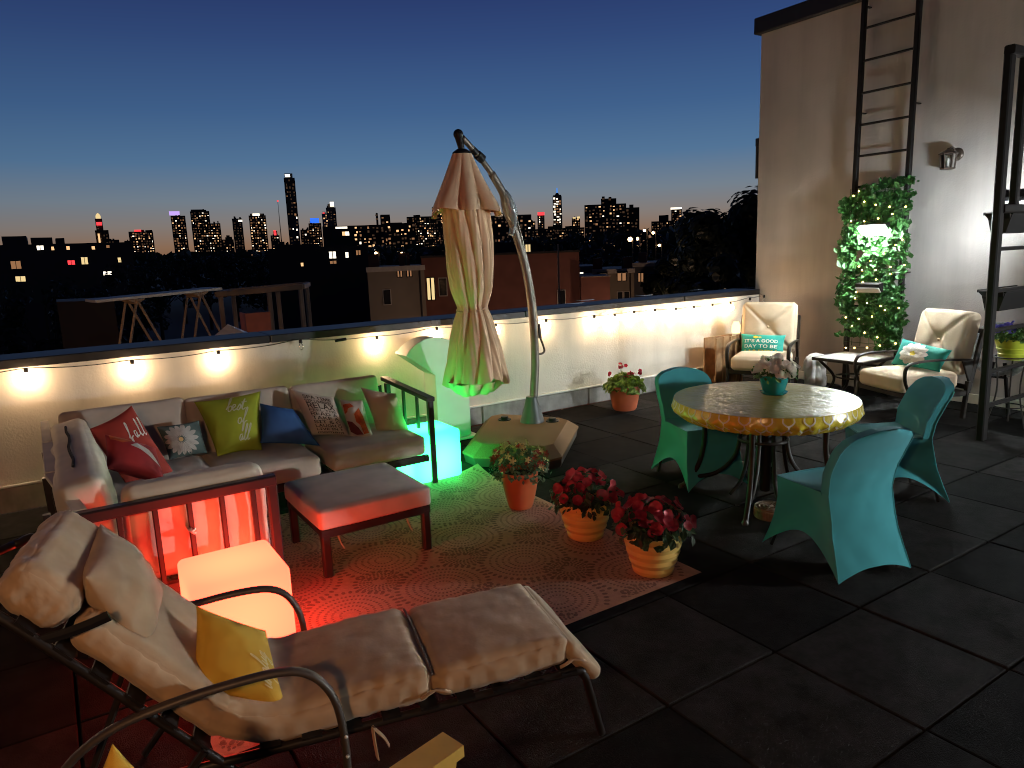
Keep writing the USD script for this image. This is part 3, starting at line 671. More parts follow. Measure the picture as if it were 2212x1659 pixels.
# right arm
for y_, z1 in ((SYF + .02, .67), (SYB, .70)):
    part(sf, 'arm_post', bar((SX1 + .02, y_, 0), (SX1 + .02, y_, z1 - .02), .045), SM)
part(sf, 'arm_rail', bar((SX1 + .02, SYF, .665), (SX1 + .02, SYB + .06, .715), .065, .035), SM)
for y_ in (5.05, 5.30): part(sf, 'arm_slat', bar((SX1 + .02, y_, .22), (SX1 + .02, y_, .67), .03, .02), SM)
part(sf, 'arm_base_rail', bar((SX1 + .02, SYF, .215), (SX1 + .02, SYB, .215), .04, .05), SM)
# short part on the left
part(sf, 'arm_rail', bar((-.075, AY, .655), (AXR, AY, .655), .06, .055), SM)
part(sf, 'arm_base_rail', bar((.0, AY, .225), (AXR, AY, .225), .04, .06), SM)
part(sf, 'arm_post', bar((AXR - .02, AY, 0), (AXR - .02, AY, .64), .05), SM)
part(sf, 'arm_post', bar((-.02, AY, 0), (-.02, AY, .64), .05), SM)
for i in range(5):
    xx_ = .155 + i * .148
    part(sf, 'arm_slat', bar((xx_, AY, .24), (xx_, AY, .63), .030, .024, ref=(1, 0, 0)), SM)
part(sf, 'seat_rail', bar((AXR - .03, AY, .215), (AXR - .03, 4.52, .215), .04, .06), SM)
part(sf, 'leg', bar((AXR - .03, 4.45, 0), (AXR - .03, 4.45, .20), .045), SM)
tr = [G(96, 912, .74), G(111, 1023, .74), G(172, 1106, .675)]
for a_, b_, w_ in ((tr[0], tr[0] * .52 + tr[1] * .48, .05), (tr[0] * .50 + tr[1] * .50, tr[1], .055), (tr[1] + [0, -.02, 0], tr[2], .06)):
    part(sf, 'bright_back_cap', bar(a_, b_, w_, .022), mt('cream'))  # dark top rail coloured cream, standing in for bulb light on it
for y_ in (3.64, 4.31, 4.94, 5.57): part(sf, 'back_post', bar((-.10, y_, 0), (-.115, y_, .69), .03), SM)
def cush(name, s, o, ex, ey, ez, mat, **kw):
    return part(sf, name, place(cushion(s, **kw), o, ex, ey, ez), mt(mat), True)
X_, Y_, Z_ = A([1., 0, 0]), A([0, 1., 0]), A([0, 0, 1.])
lean = unit((0, .22, 1.0)); leann = np.cross(X_, lean)
for i, (xa, xb, zt) in enumerate(((-.02, .735, .80), (.745, 1.475, .785), (1.50, 2.20, .775))):
    w = xb - xa; h = zt - .36
    cush('back_cushion', (w, .135, h), ((xa + xb) / 2, 5.49, .37 + h / 2), X_, -leann * -1, lean, 'sand', r=.03, puff=.0, side=.012, wr=.006, seed=i + 1, n=24)
for i, (xa, xb) in enumerate(((.80, 1.47), (1.56, 2.28))):
    cush('seat_cushion', (xb - xa, .70, .145), ((xa + xb) / 2, SYF + .34, .322), X_, Y_, Z_, 'sand', r=.03, puff=.02, wr=.005, seed=i + 5, n=26)
cush('seat_cushion', (.80, .66, .145), (.40, 5.13, .322), X_, Y_, Z_, 'sand', r=.03, puff=.02, wr=.005, seed=9)
cush('seat_cushion', (.80, 1.10, .145), (.43, 4.22, .322), X_, Y_, Z_, 'sand', r=.03, puff=.02, wr=.005, seed=10)
# the thick back cushion of the short part, with its zip
ln2 = unit((-.16, 0, 1.0)); nb = np.cross(ln2, Y_)
bc = cush('back_cushion', (.20, 1.62, .42), (.05, 4.58, .575), nb * -1, Y_, ln2, 'cream', r=.05, puff=.0, side=.03, wr=.016, seed=12, n=34, wscale=4.0)
part(bc, 'zip', tube(spline([A([.012 + .006 * math.sin(i * 1.7), 4.02 + i * .15, .794]) for i in range(8)], 5), .008, 6), mt('zip'))
# the arm cushion that stands behind the slats
cush('arm_cushion', (.62, .13, .46), (.50, 3.715, .505), X_, Y_, Z_, 'cream', r=.045, puff=.0, side=.02, wr=.010, seed=15, n=26)
part(sf, 'tie_ribbon', cat(tube(spline([(.44, 3.64, .50), (.44, 3.57, .50), (.455, 3.565, .485), (.47, 3.63, .475)], 5), .012, 6, flat=.35)), mt('cream'))
part(sf, 'tie_ribbon', cat(tube(spline([(-.10, 3.60, .60), (-.13, 3.52, .60), (-.11, 3.50, .54), (-.10, 3.50, .46)], 5), .010, 6, flat=.35)), mt('cream'))

# ------------------------------------------------------------------ ottoman
ot = thing('ottoman', 'square ottoman with a grey cushion on a dark metal frame on the rug', 'ottoman', (1.43, 4.02, 0))
part(ot, 'cushion', place(cushion((.68, .68, .115), r=.022, puff=.014, wr=.003, seed=4, n=24), (1.43, 4.02, .340), X_, Y_, Z_), mt('sand'), True)
for x_ in (1.125, 1.735):
    for y_ in (3.715, 4.325): part(ot, 'leg', bar((x_, y_, .007), (x_, y_, .25), .048), SM)
for a, b in (((1.10, 3.715), (1.76, 3.715)), ((1.10, 4.325), (1.76, 4.325))): part(ot, 'rail', bar((*a, .258), (*b, .258), .046, .05), SM)
for a, b in (((1.125, 3.74), (1.125, 4.30)), ((1.735, 3.74), (1.735, 4.30))): part(ot, 'rail', bar((*a, .2575), (*b, .2575), .044, .048), SM)
for x_ in (1.2, 1.62): part(ot, 'tie_ribbon', tube(spline([(x_, 3.745, .25), (x_ + .01, 3.73, .19), (x_ + .035, 3.74, .135)], 4), .011, 6, flat=.3), mt('tan'))

# ------------------------------------------------------------------ throw pillows on the sofa
def pillow(label, px, p, n, mat, decals=(), t=.14, seed=1, group=None, **kw):
    """px: the four corner points in the picture; the pillow lies on the plane through p with normal n"""
    C_ = [PLN(u, v, p, n) for u, v in px]; P = Pillow(*C_, t=t, seed=seed, **kw)
    th = thing('throw_pillow', label, 'pillow', A(C_).mean(0) - [0, 0, .15], group=group or 'throw pillows')
    b = part(th, 'cover', P.mesh(), mt(mat), True)
    for nm, mesh_, mm in decals: part(b, nm, P.decal(mesh_), mt(mm))
    return P
def plane(x, y, z, yaw, tilt):
    """a cushion plane whose front looks towards yaw (0 = the camera side, -y; positive turns it to +x), leaning back by tilt"""
    return A([x, y, z]), A([math.sin(yaw) * math.cos(tilt), -math.cos(yaw) * math.cos(tilt), math.sin(tilt)])

p_, n_ = plane(.97, 5.19, .41, -.15, .45)
pillow('lime green throw pillow reading best of all in white script, middle of the sofa', [(419, 868), (563, 845), (566, 972), (470, 986)], p_, n_, 'lime_cloth',
       [('lettering', cat(script('best', -.18, .38, .50, w=.038), script('of', .10, -.10, .50, w=.038), script('all', .05, -.66, .50, w=.038)), 'lime_print')], .18, 2)
p_, n_ = plane(.72, 5.18, .41, .1, .35)
fd = [petal(-.22, -.02, a, .93 if math.cos(a) < .3 else 1.05, .135, .14, .85) for a in np.linspace(0, 2 * np.pi, 17)[:-1]]
pillow('grey green throw pillow with a big white daisy print beside the lime one', [(338, 922), (430, 908), (448, 978), (366, 994)], p_, n_, 'grey_green_cloth',
       [('daisy_petals', cat(*[f_ for f_ in fd]), 'pale_print'), ('daisy_centre', disc2(-.25, -.02, .13, .8), 'gold_print')], .16, 3)
p_, n_ = plane(1.33, 5.10, .41, -.1, .5)
pillow('plain blue throw pillow between the lime and the lettered pillow', [(561, 871), (634, 884), (692, 963), (562, 957)], p_, n_, 'blue_cloth', [], .19, 4)
p_, n_ = plane(1.60, 5.17, .41, -.2, .40)
rows = [('SPA TIME', .62, .17), ('SIP UMBREL', .44, .13), ('RELAX', .17, .25), ('FEEL THE', .03, .10), ('READ A', -.15, .14), ('TAKE A', -.33, .14), ('SIT & C', -.50, .13), ('LAUGH O', -.66, .12), ('LIVE IN T', -.80, .10), ('moment', -.93, .09)]
pillow('cream linen throw pillow covered with printed words such as RELAX', [(627, 840), (720, 858), (757, 943), (672, 942)], p_, n_, 'linen',
       [('lettering', cat(*[caps(s_, -.62, y_, h_, 1.35) for s_, y_, h_ in rows]), 'dark_print')], .18, 6)
p_, n_ = plane(1.93, 5.05, .41, -.55, .30)
pillow('narrow throw pillow with rust and cream leaf print beside the tan cushion', [(733, 862), (783, 864), (808, 946), (757, 946)], p_, n_, 'linen',
       [('leaf_print', cat(flat(sg.Polygon([(.05, .2), (.55, .55), (.75, .1), (.8, -.75), (.35, -.85), (.3, -.35), (.05, -.2)])), flat(sg.Polygon([(-.8, .7), (-.1, .8), (.2, .62), (-.35, .5), (-.5, .3), (-.8, .2)]))), 'rust_print'),
        ('leaf_print', flat(sg.Polygon([(-.8, -.15), (-.3, -.2), (.1, -.5), (.3, -.88), (-.3, -.9), (-.75, -.7)])), 'maroon_print')], .15, 8)
p_, n_ = plane(2.12, 5.12, .41, -.35, .35)
pillow('plump plain tan throw pillow in the right corner of the sofa', [(779, 836), (856, 850), (887, 938), (815, 935)], p_, n_, 'club_tan', [], .20, 9)
p_, n_ = plane(.40, 5.0, .41, .25, .45)
pillow('brick red throw pillow with white script standing on its corner', [(186, 929), (284, 876), (383, 1031), (272, 1046)], p_, n_, 'red_cloth',
       [('lettering', script('fall', .0, .18, .46, slant=.15, w=.035, gap=.16), 'white_print')], .18, 10)
p_, n_ = plane(.33, 4.55, .41, .30, .55)
pillow('dark crimson throw pillow with a white patch in front of the brick red one', [(226, 938), (336, 968), (360, 1048), (229, 1012)], p_, n_, 'dark_red',
       [('white_patch', flat(sg.Polygon([(-.25, .35), (.05, .62), (.45, .40), (.85, -.30), (.5, -.12), (.1, .22)])), 'pale_print'), ('orange_print', flat(sg.Polygon([(-.9, .9), (.0, .9), (-.1, .7), (-.5, .45), (-.9, .6)])), 'rust_print')], .20, 11)

# ------------------------------------------------------------------ cantilever umbrella
UB = A([3.674, 5.391, 0]); UA = A([2.95, 5.20])          # pole foot, axis of the folded canopy
um = thing('cantilever_umbrella', 'tall cantilever umbrella with folded beige canopy on a weighted stone coloured base', 'umbrella', UB)
bo = A([[2.80, 5.16], [2.80, 4.98], [3.22, 4.50], [3.34, 4.50], [4.06, 5.20], [4.06, 5.36], [3.66, 5.98], [3.52, 5.98]])
ctr = bo.mean(0)
ring = lambda k, z: np.c_[ctr + (bo - ctr) * k, np.full(len(bo), z)]
part(um, 'base_side', hull(np.vstack([ring(.97, .0), ring(1.0, .075), ring(.96, .085)])), mt('granite_side_shade'))
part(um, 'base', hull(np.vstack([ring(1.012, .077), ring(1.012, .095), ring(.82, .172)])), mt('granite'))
for q in ((1090, 905), (1193, 908)):
    c = G(*q, .18); part(um, 'weight_cap', lathe([(.001, .205), (.035, .205), (.035, .175), (.062, .181), (.062, .172)], 16, (c[0], c[1], 0)), mt('black_plastic'))
part(um, 'foot_cone', lathe([(.115, .17), (.112, .185), (.088, .26), (.062, .36), (.050, .41), (.001, .412)], 30, (UB[0], UB[1], 0)), mt('grey_plastic'), 40)
Pn = np.cross([UA[0] - UB[0], UA[1] - UB[1], 0], [0, 0, 1.])        # the vertical plane of pole and arm
onp = lambda u, v: PLN(u, v, UB, Pn)
pole_px = [(1153, 855), (1156, 780), (1152, 700), (1144, 630), (1130, 560), (1112, 500), (1096, 452), (1085, 415), (1062, 375), (1036, 340), (1012, 312), (998, 297)]
pl = spline([onp(*q) for q in pole_px[:9]], 6)
part(um, 'pole', tube(np.vstack([[UB[0], UB[1], .30], pl]), np.linspace(.040, .032, len(pl) + 1), 14), mt('brushed'), True)
ar = spline([onp(*q) for q in pole_px[8:]], 6)
part(um, 'arm', tube(ar, .024, 12), mt('brushed'), True)
j1, j2 = onp(1042, 344), onp(1031, 334)
part(um, 'collar', tube([j1, j2], .038, 14), mt('black_plastic'), 40)
part(um, 'collar', tube([onp(1028, 330), onp(1020, 322)], .030, 14), mt('black_plastic'), 40)
hc = [onp(1088, 412), onp(1096, 438), onp(1104, 465), onp(1108, 488), onp(1104, 508)]
part(um, 'crank_housing', tube(spline(hc, 5), [.034, .046, .056, .062, .068, .072, .075, .077, .078, .076, .072, .066, .060, .053, .046, .042, .036, .034, .033, .032, .031], 16, flat=.72), mt('shell_grey'), True)
part(um, 'strut', tube(spline([onp(1117, 478), onp(1138, 560), onp(1152, 630), onp(1161, 700), onp(1164, 712)], 6), .011, 8), mt('brushed'), True)
part(um, 'cord', tube(spline([onp(1043, 347), onp(1068, 385), onp(1087, 408)], 5), .005, 6), mt('black_plastic'))
part(um, 'crank_handle', cat(tube(spline([onp(1163, 705), onp(1166, 725), onp(1173, 745), onp(1176, 758), onp(1170, 764), onp(1160, 764)], 6), .010, 8), tube([onp(1163, 700), onp(1166, 730)], .020, 10)), mt('bronze_arm'), True)
hd = onp(990, 290)
part(um, 'head_joint', cat(sph(hd, .040, 2), tube([hd, [UA[0], UA[1], hd[2] - .115]], [.036, .024], 12), lathe([(.001, .03), (.04, .028), (.075, .004), (.078, -.008), (.001, -.01)], 20, (UA[0], UA[1], hd[2] - .14))), mt('black_plastic'), 40)
# the folded canopy: gathered cloth, tied below the middle, with a flounce at the top
def folds(zs, rs, amp, nf=11, seed=0, n=150, flat=1.0, drift=(0, 0), hem=0.0):
    th = np.linspace(0, 2 * np.pi, n, endpoint=True); P = []
    for k, (z, r) in enumerate(zip(zs, rs)):
        t = (z - zs[0]) / (zs[-1] - zs[0] + 1e-9); a = amp[k]
        ph = .25 * math.sin(z * 3 + seed)
        w = np.abs(np.cos((th + ph) * nf / 2)) ** .6 - .55 + .35 * np.sin(th * 3 + seed + z) + .2 * np.sin(th * 7 + seed * 2) + (.07 * np.sin(th * 23 + 3 * np.sin(z * 4 + th * 2)) + .03 * np.sin(th * 41 + 5 * z)) * (nf > 9)
        rr = r * (1 + a * w)
        P.append(np.c_[UA[0] + drift[0] * t + rr * np.cos(th), UA[1] + drift[1] * t + rr * np.sin(th) * flat, np.full(n, z) + (.015 + hem * t ** 3) * a * np.sin(th * nf / 2 + .4) - hem * .5 * t ** 3 * np.cos(th * 2 + seed)])
    return grid(A(P))
zt_, zb_ = hd[2] - .15, .575
zi = lambda v: zt_ + (v - 318) / (850 - 318) * (zb_ - zt_)
prof = [(318, .070, .05), (345, .10, .10), (400, .150, .14), (440, .180, .16), (500, .188, .18), (560, .182, .20), (610, .160, .24), (640, .125, .28), (655, .108, .30), (672, .135, .28), (720, .185, .24), (770, .225, .22), (808, .252, .22), (822, .260, .22)]
zz_ = np.array([zi(v) for v, r, a in prof]); zs = np.linspace(zz_[0], zz_[-1], 60)
rs = np.interp(-zs, -zz_, [r for v, r, a in prof]); am = np.interp(-zs, -zz_, [a for v, r, a in prof])
part(um, 'canopy', folds(zs, rs, am, 11, .6, 300, drift=(.045, 0), hem=.06), mt('canvas'), True)
prof2 = [(318, .073, .04), (340, .105, .08), (370, .150, .14), (400, .200, .20), (425, .245, .24), (443, .262, .26)]
z2 = np.array([zi(v) for v, r, a in prof2]); zs2 = np.linspace(z2[0], z2[-1], 24)
part(um, 'canopy_flounce', folds(zs2, np.interp(-zs2, -z2, [r + .006 for v, r, a in prof2]), np.interp(-zs2, -z2, [a for v, r, a in prof2]), 8, 1.3, 260, hem=.05), mt('canvas'), True)
zin = [zi(v) for v in (820, 835, 850)]
part(um, 'canopy_hem', folds(zin, [.20, .185, .13], [.3, .35, .4], 9, 2.2, 120, drift=(.0, 0)), mt('canvas'), True)
th = np.linspace(0, 2 * np.pi, 60); zt2 = zi(655)
part(um, 'tie_cord', tube(np.c_[UA[0] + .02 + .122 * np.cos(th), UA[1] + .122 * np.sin(th), zt2 + .02 * np.cos(th - .6)], .0065, 6), mt('tan'))

# ------------------------------------------------------------------ gooseneck vent by the parapet
VX, VZ, VR, VY0, VY1 = 2.93, .645, .345, 5.86, 6.10
a = np.linspace(0, math.radians(143), 22)
outl = [(VX, .012)] + [(VX + VR, .012)] + [(VX + VR * math.cos(t), VZ + VR * math.sin(t)) for t in a] + [(VX, VZ)]
vn = thing('gooseneck_vent', 'white sheet metal gooseneck vent curving over in front of the parapet', 'vent', (VX + .17, 5.98, 0))
part(vn, 'duct', extr(outl, VY1 - VY0, (0, VY1, 0), (1, 0, 0), (0, 0, 1)), mt('sheet_metal'))
e_ = A([math.cos(a[-1]), 0, math.sin(a[-1])]); o_ = A([VX, 0, VZ])
part(vn, 'mouth_flange', hull([o_ + e_ * k + A([0, y, 0]) + np.cross(e_, [0, -1., 0]) * d for k in (.02, VR + .006) for y in (VY0 - .006, VY1 + .006) for d in (.0, .03)]), mt('sheet_metal'))
part(vn, 'mouth_screen', hull([o_ + e_ * k + A([0, y, 0]) + np.cross(e_, [0, -1., 0]) * d for k in (.05, VR - .03) for y in (VY0 + .02, VY1 - .02) for d in (.03, .033)]), mt('dark_trim'))
part(vn, 'arch_seam', tube([(VX + (VR + .002) * math.cos(t), VY0 + .004, VZ + (VR + .002) * math.sin(t)) for t in a], .006, 6), mt('sheet_metal'))
part(vn, 'foot_flange', cbox((VX + VR / 2, (VY0 + VY1) / 2, .012), (VR + .12, VY1 - VY0 + .12, .022), .004), mt('sheet_metal'))

# ------------------------------------------------------------------ round table with elastic cover, its stand, pot
TC = A([4.00, 3.07, 0]); TR, TZ = .585, .70
tb = thing('round_table', 'round patio table with curved dark metal legs under a yellow cover', 'table', TC)
part(tb, 'tabletop', lathe([(.001, TZ - .005), (TR - .02, TZ - .005), (TR - .012, TZ - .012), (TR - .012, TZ - .03), (.001, TZ - .03)], 48, TC), mt('glass_top'))
part(tb, 'rim', tube([TC + [(TR - .02) * math.cos(t), (TR - .02) * math.sin(t), TZ - .045] for t in np.linspace(0, 2 * np.pi, 49)], .016, 8), mt('brown_steel'), True)
for ad in (208, 121, 300, 30):
    d = A([math.cos(math.radians(ad)), math.sin(math.radians(ad)), 0])
    L = lambda r, z: TC + d * r + A([0, 0, z])
    lg = part(tb, 'leg', tube(spline([L(.40, .66), L(.395, .50), L(.40, .34), L(.44, .18), L(.52, .05), L(.56, .012)], 6), .019, 8, flat=.8), mt('brown_steel'), True)
    part(lg, 'brace', tube(spline([L(.16, .62), L(.15, .44), L(.19, .27), L(.30, .15), L(.42, .105), L(.47, .11)], 6), .015, 8), mt('brown_steel'), True)
    part(lg, 'foot_cap', lathe([(.001, 0), (.02, 0), (.022, .012), (.014, .03)], 10, L(.56, 0)), mt('iron'))
part(tb, 'centre_ring', tube([TC + [.16 * math.cos(t), .16 * math.sin(t), .42] for t in np.linspace(0, 2 * np.pi, 33)], .012, 8), mt('brown_steel'), True)
# umbrella stand below
us = thing('umbrella_stand', 'dark tubular umbrella stand with a ring standing under the round table', 'stand', TC + [.06, .02, 0])
part(us, 'tube', cyl(TC + [.06, .02, .03], TC + [.06, .02, .60], .035, 16), mt('black_steel'), True)
part(us, 'ring', tube([TC + [.06 + .125 * math.cos(t), .02 + .125 * math.sin(t), .50] for t in np.linspace(0, 2 * np.pi, 33)], .013, 8), mt('black_steel'), True)
for ad in (60, 150, 240, 330):
    d = A([math.cos(math.radians(ad)), math.sin(math.radians(ad)), 0]); o = TC + [.06, .02, 0]
    part(us, 'leg', tube(spline([o + d * .125 + [0, 0, .49], o + d * .13 + [0, 0, .30], o + d * .17 + [0, 0, .12], o + d * .25 + [0, 0, .012]], 6), .013, 8), mt('black_steel'), True)
# the cover: shiny top sheet and gathered yellow skirt with a white lattice
tcv = thing('table_cover', 'shiny yellow elastic vinyl cover with white lattice print on the round table', 'tablecloth', TC + [0, 0, TZ - .1])
nr, nt = 26, 180
rr, tt = np.meshgrid(np.linspace(.0, 1, nr) ** .8 * (TR + .012), np.linspace(0, 2 * np.pi, nt), indexing='ij')
X2, Y2 = rr * np.cos(tt), rr * np.sin(tt)
wr = (meshkit.fbm(np.stack([X2 * 9 + 3, Y2 * 9, X2 * 0], -1)) - .5) * .007 + .0022 * np.maximum(0, 1 - np.abs(X2 * .6 + Y2 * .8 + .02) / .012) + .0022 * np.maximum(0, 1 - np.abs(X2 * .8 - Y2 * .6 - .05) / .012)
part(tcv, 'cover_top', grid(np.stack([TC[0] + X2, TC[1] + Y2, TZ + .004 + wr * np.clip(rr * 8, 0, 1)], -1)), mt('vinyl_top'), True)
sk = []; nt = 420; th = np.linspace(0, 2 * np.pi, nt)
gath = np.sin(th * 47 + 2 * np.sin(th * 5)) + .6 * np.sin(th * 29 + 1.3)
for q in np.linspace(0, 1, 12):
    r = TR + .012 + .012 * math.sin(q * math.pi) - .05 * max(0, q - .55) / .45 * 1.0 + .013 * gath * np.clip(q - .30, 0, 1) * 1.6
    sk.append(np.c_[TC[0] + r * np.cos(th), TC[1] + r * np.sin(th), TZ + .003 - .122 * q + .014 * gath * max(0, q - .55)])
SK = A(sk); part(tcv, 'skirt', grid(SK), mt('yellow_vinyl'), True)
lat = []
def onskirt(t, q, o=.003):
    f = q * 11; i = min(int(f), 10); k = f - i; j = (t / (2 * np.pi) % 1) * (nt - 1); j0 = int(j); w = j - j0
    s0 = SK[i, j0] * (1 - w) + SK[i, min(j0 + 1, nt - 1)] * w; s1 = SK[i + 1, j0] * (1 - w) + SK[i + 1, min(j0 + 1, nt - 1)] * w
    p = s0 * (1 - k) + s1 * k; return p + A([math.cos(t), math.sin(t), 0]) * o
ncell = 30; cw = 2 * np.pi / ncell
for i in range(ncell):
    t0 = i * cw
    for path in ([(0, .02), (0, .24), (.25, .42), (.5, .24), (.5, .02)], [(.25, .42), (.25, .62), (0, .8), (-.25, .62)], [(.0, .8), (0, .98)], [(.25, .62), (.5, .8)]):
        q = spline(A(path), 4); L_, R_ = [], []
        for k in range(len(q)):
            dd = q[min(k + 1, len(q) - 1)] - q[max(k - 1, 0)]; dd = A([dd[0] * cw * TR, dd[1] * .115]); dd /= np.linalg.norm(dd) + 1e-9; nv = A([-dd[1], dd[0]]) * .0045
            for S_, sg_ in ((L_, 1), (R_, -1)): S_.append(onskirt(t0 + q[k][0] * cw + sg_ * nv[0] / TR, np.clip(q[k][1] + sg_ * nv[1] / .115, 0, 1)))
        lat.append(grid(A([L_, R_])))
part(tcv, 'lattice_print', cat(*lat), mt('white_vinyl'), kind='stuff')
pc = G(1671, 848, TZ + .02)
pot_plant('white_flower_pot', 'teal glazed pot of white flowers standing on the round table', (pc[0], pc[1], TZ + .012), [(.001, .012), (.062, .012), (.075, .03), (.092, .09), (.097, .125), (.100, .132), (.094, .135), (.088, .10)], 'teal_glaze', 230, 'leaf_mid', .15, .13, .028,
          [('petal_white', 52, .031, 5, .0, (.35, 1.1), .0)], 61, saucer=[(.001, .0), (.075, .0), (.088, .010), (.092, .018), (.084, .016), (.07, .010)], droop=.03)

# ------------------------------------------------------------------ chairs with stretch covers
def cover_chair(label, c, ang):
    """faces +x in its own frame"""
    t = thing('covered_chair', label, 'chair', (c[0], c[1], 0), ang, local=True, group='covered chairs round the table')
    W, ZS, ZT = .232, .435, .80
    zz = np.linspace(0, 1, 26)
    def xb(z): return np.interp(z, [0, .22, .43, .55, .68, .80], [-.300, -.218, -.172, -.190, -.250, -.330])
    def xf(z): return np.interp(z, [0, .1, .2, .32, .435], [.30, .262, .232, .215, .222])
    def wid(z): return np.interp(z, [0, .12, .3, .435, .6, .70, .745, .775, .795, .80], [.242, .226, .210, .212, .226, .224, .205, .165, .10, .06])
    tt = np.linspace(-1, 1, 21)
    def sheet(z0f, z1, xfun, off=0.0, bulge=0.0):
        P = []
        for s in np.linspace(0, 1, 24):
            z0 = z0f(tt); z = z0 + (z1 - z0) * s
            rip = .0016 * np.sin(9 * tt + 22 * z) * np.exp(-((z - .45) / .12) ** 2) + .0016 * np.sin(7 * tt - 26 * z + 1) * np.exp(-((z - .12) / .10) ** 2) + .004 * (meshkit.fbm(np.stack([tt * 2.2, z * 7, z * 0 + off * 50], -1)) - .5)
            P.append(np.stack([xfun(z) + off + bulge * (1 - tt ** 2) + rip * (1 - tt ** 4), wid(z) * tt, z], -1))
        return grid(A(P))
    arch = lambda h: (lambda q: h * (1 - np.abs(q) ** 2.2) + .004)
    back = sheet(arch(.055), ZT, xb, 0, -.022)
    front_of_back = sheet(lambda q: np.full_like(q, ZS - .01), ZT, xb, .055, -.012)
    front = sheet(arch(.10), ZS, xf, 0, .0)
    P = []
    for s in np.linspace(0, 1, 18):
        x = xb(ZS) + .05 + (xf(ZS) - xb(ZS) - .05) * s
        P.append(np.stack([np.full_like(tt, x) + .012 * (1 - tt ** 2) * s, (wid(ZS) + .004) * tt, ZS - .014 * (1 - tt ** 2) * math.sin(math.pi * s) ** .6 + .012 * (1 - s) ** 3], -1))
    seat = grid(A(P)); ms = [back, front_of_back, front, seat]
    for sgn in (-1, 1):
        P = []
        for s in np.linspace(0, 1, 22):
            k = np.linspace(0, 1, 24); hem = .17 * (1 - (2 * k - 1) ** 2) ** .9 + .004; z = hem + (ZS - hem) * s
            x = xb(z) * (1 - k) + xf(z) * k; pin = 1 - .20 * np.sin(np.pi * k) * np.sin(np.pi * s ** .8) - .05 * np.sin(np.pi * k)
            P.append(np.stack([x, sgn * wid(z) * pin, z], -1))
        g_ = grid(A(P)); ms.append(g_)
        P = []
        for s in np.linspace(0, 1, 20):                               # the sides and top edge of the back
            z = ZS + (ZT - ZS) * s; P.append([(xb(z) + u * .055, sgn * wid(z), z) for u in np.linspace(0, 1, 4)])
        ms.append(grid(A(P)))
    ms.append(grid(A([[(xb(.80) + u * .055, wid(.80) * q, .80) for u in np.linspace(0, 1, 4)] for q in (-1, 0, 1)])))
    cv_ = cat(*ms); cv_.merge_vertices(digits_vertex=4)
    part(t, 'cover', cv_, mt('spandex'), 48)
    for sgn in (-1, 1):                                               # stitched seams of the cover
        part(t, 'seam', tube([(float(xb(z)) - .001, sgn * float(wid(z)) * 1.003, z) for z in np.linspace(.012, .745, 22)], .0032, 5), mt('spandex'))
    for sgn in (-1, 1):
        part(t, 'leg', tube([(-.245, sgn * .205, 0), (-.15, sgn * .165, .41)], .011, 8), mt('black_steel'))
        part(t, 'leg', tube([(.262, sgn * .205, 0), (.12, sgn * .165, .41)], .011, 8), mt('black_steel'))
    return t
ch = cover_chair('folding chair in teal stretch cover nearest the camera, its back towards us', (3.520, 2.215), math.atan2(.97, .24))
cover_chair('folding chair in teal stretch cover right of the table, turned sideways to us', (4.735, 2.60), math.atan2(.62, -.785))
cover_chair('folding chair in teal stretch cover left behind the table, facing us, side lit green', (3.985, 3.64), math.atan2(-.95, -.31))

# ------------------------------------------------------------------ roof drain
dc = G(1672, 1108, .0); dc = A([3.74, 2.80, 0])
dr = thing('roof_drain', 'round cast iron roof drain with a ringed grate under the round table', 'drain', dc)
part(dr, 'body', lathe([(.098, 0), (.100, .05), (.094, .062), (.090, .062), (.088, .02), (.001, .02)], 40, dc), mt('drain_iron'))
for r in (.094, .068, .042): part(dr, 'grate_ring', tube([dc + [r * math.cos(t), r * math.sin(t), .066] for t in np.linspace(0, 2 * np.pi, 33)], .0065, 6), mt('drain_iron'))
part(dr, 'grate_bars', cat(*[bar(dc + [.02 * math.cos(t), .02 * math.sin(t), .066], dc + [.092 * math.cos(t), .092 * math.sin(t), .066], .009) for t in np.arange(4) * np.pi / 2 + .4], lathe([(.001, .072), (.022, .071), (.024, .06)], 16, dc)), mt('drain_iron'))
part(dr, 'ribs', cat(*[box(dc + [.099 * math.cos(t), .099 * math.sin(t), .03], (.006, .006, .045), t) for t in np.linspace(0, 2 * np.pi, 36, endpoint=False)]), mt('drain_iron'), kind='stuff')

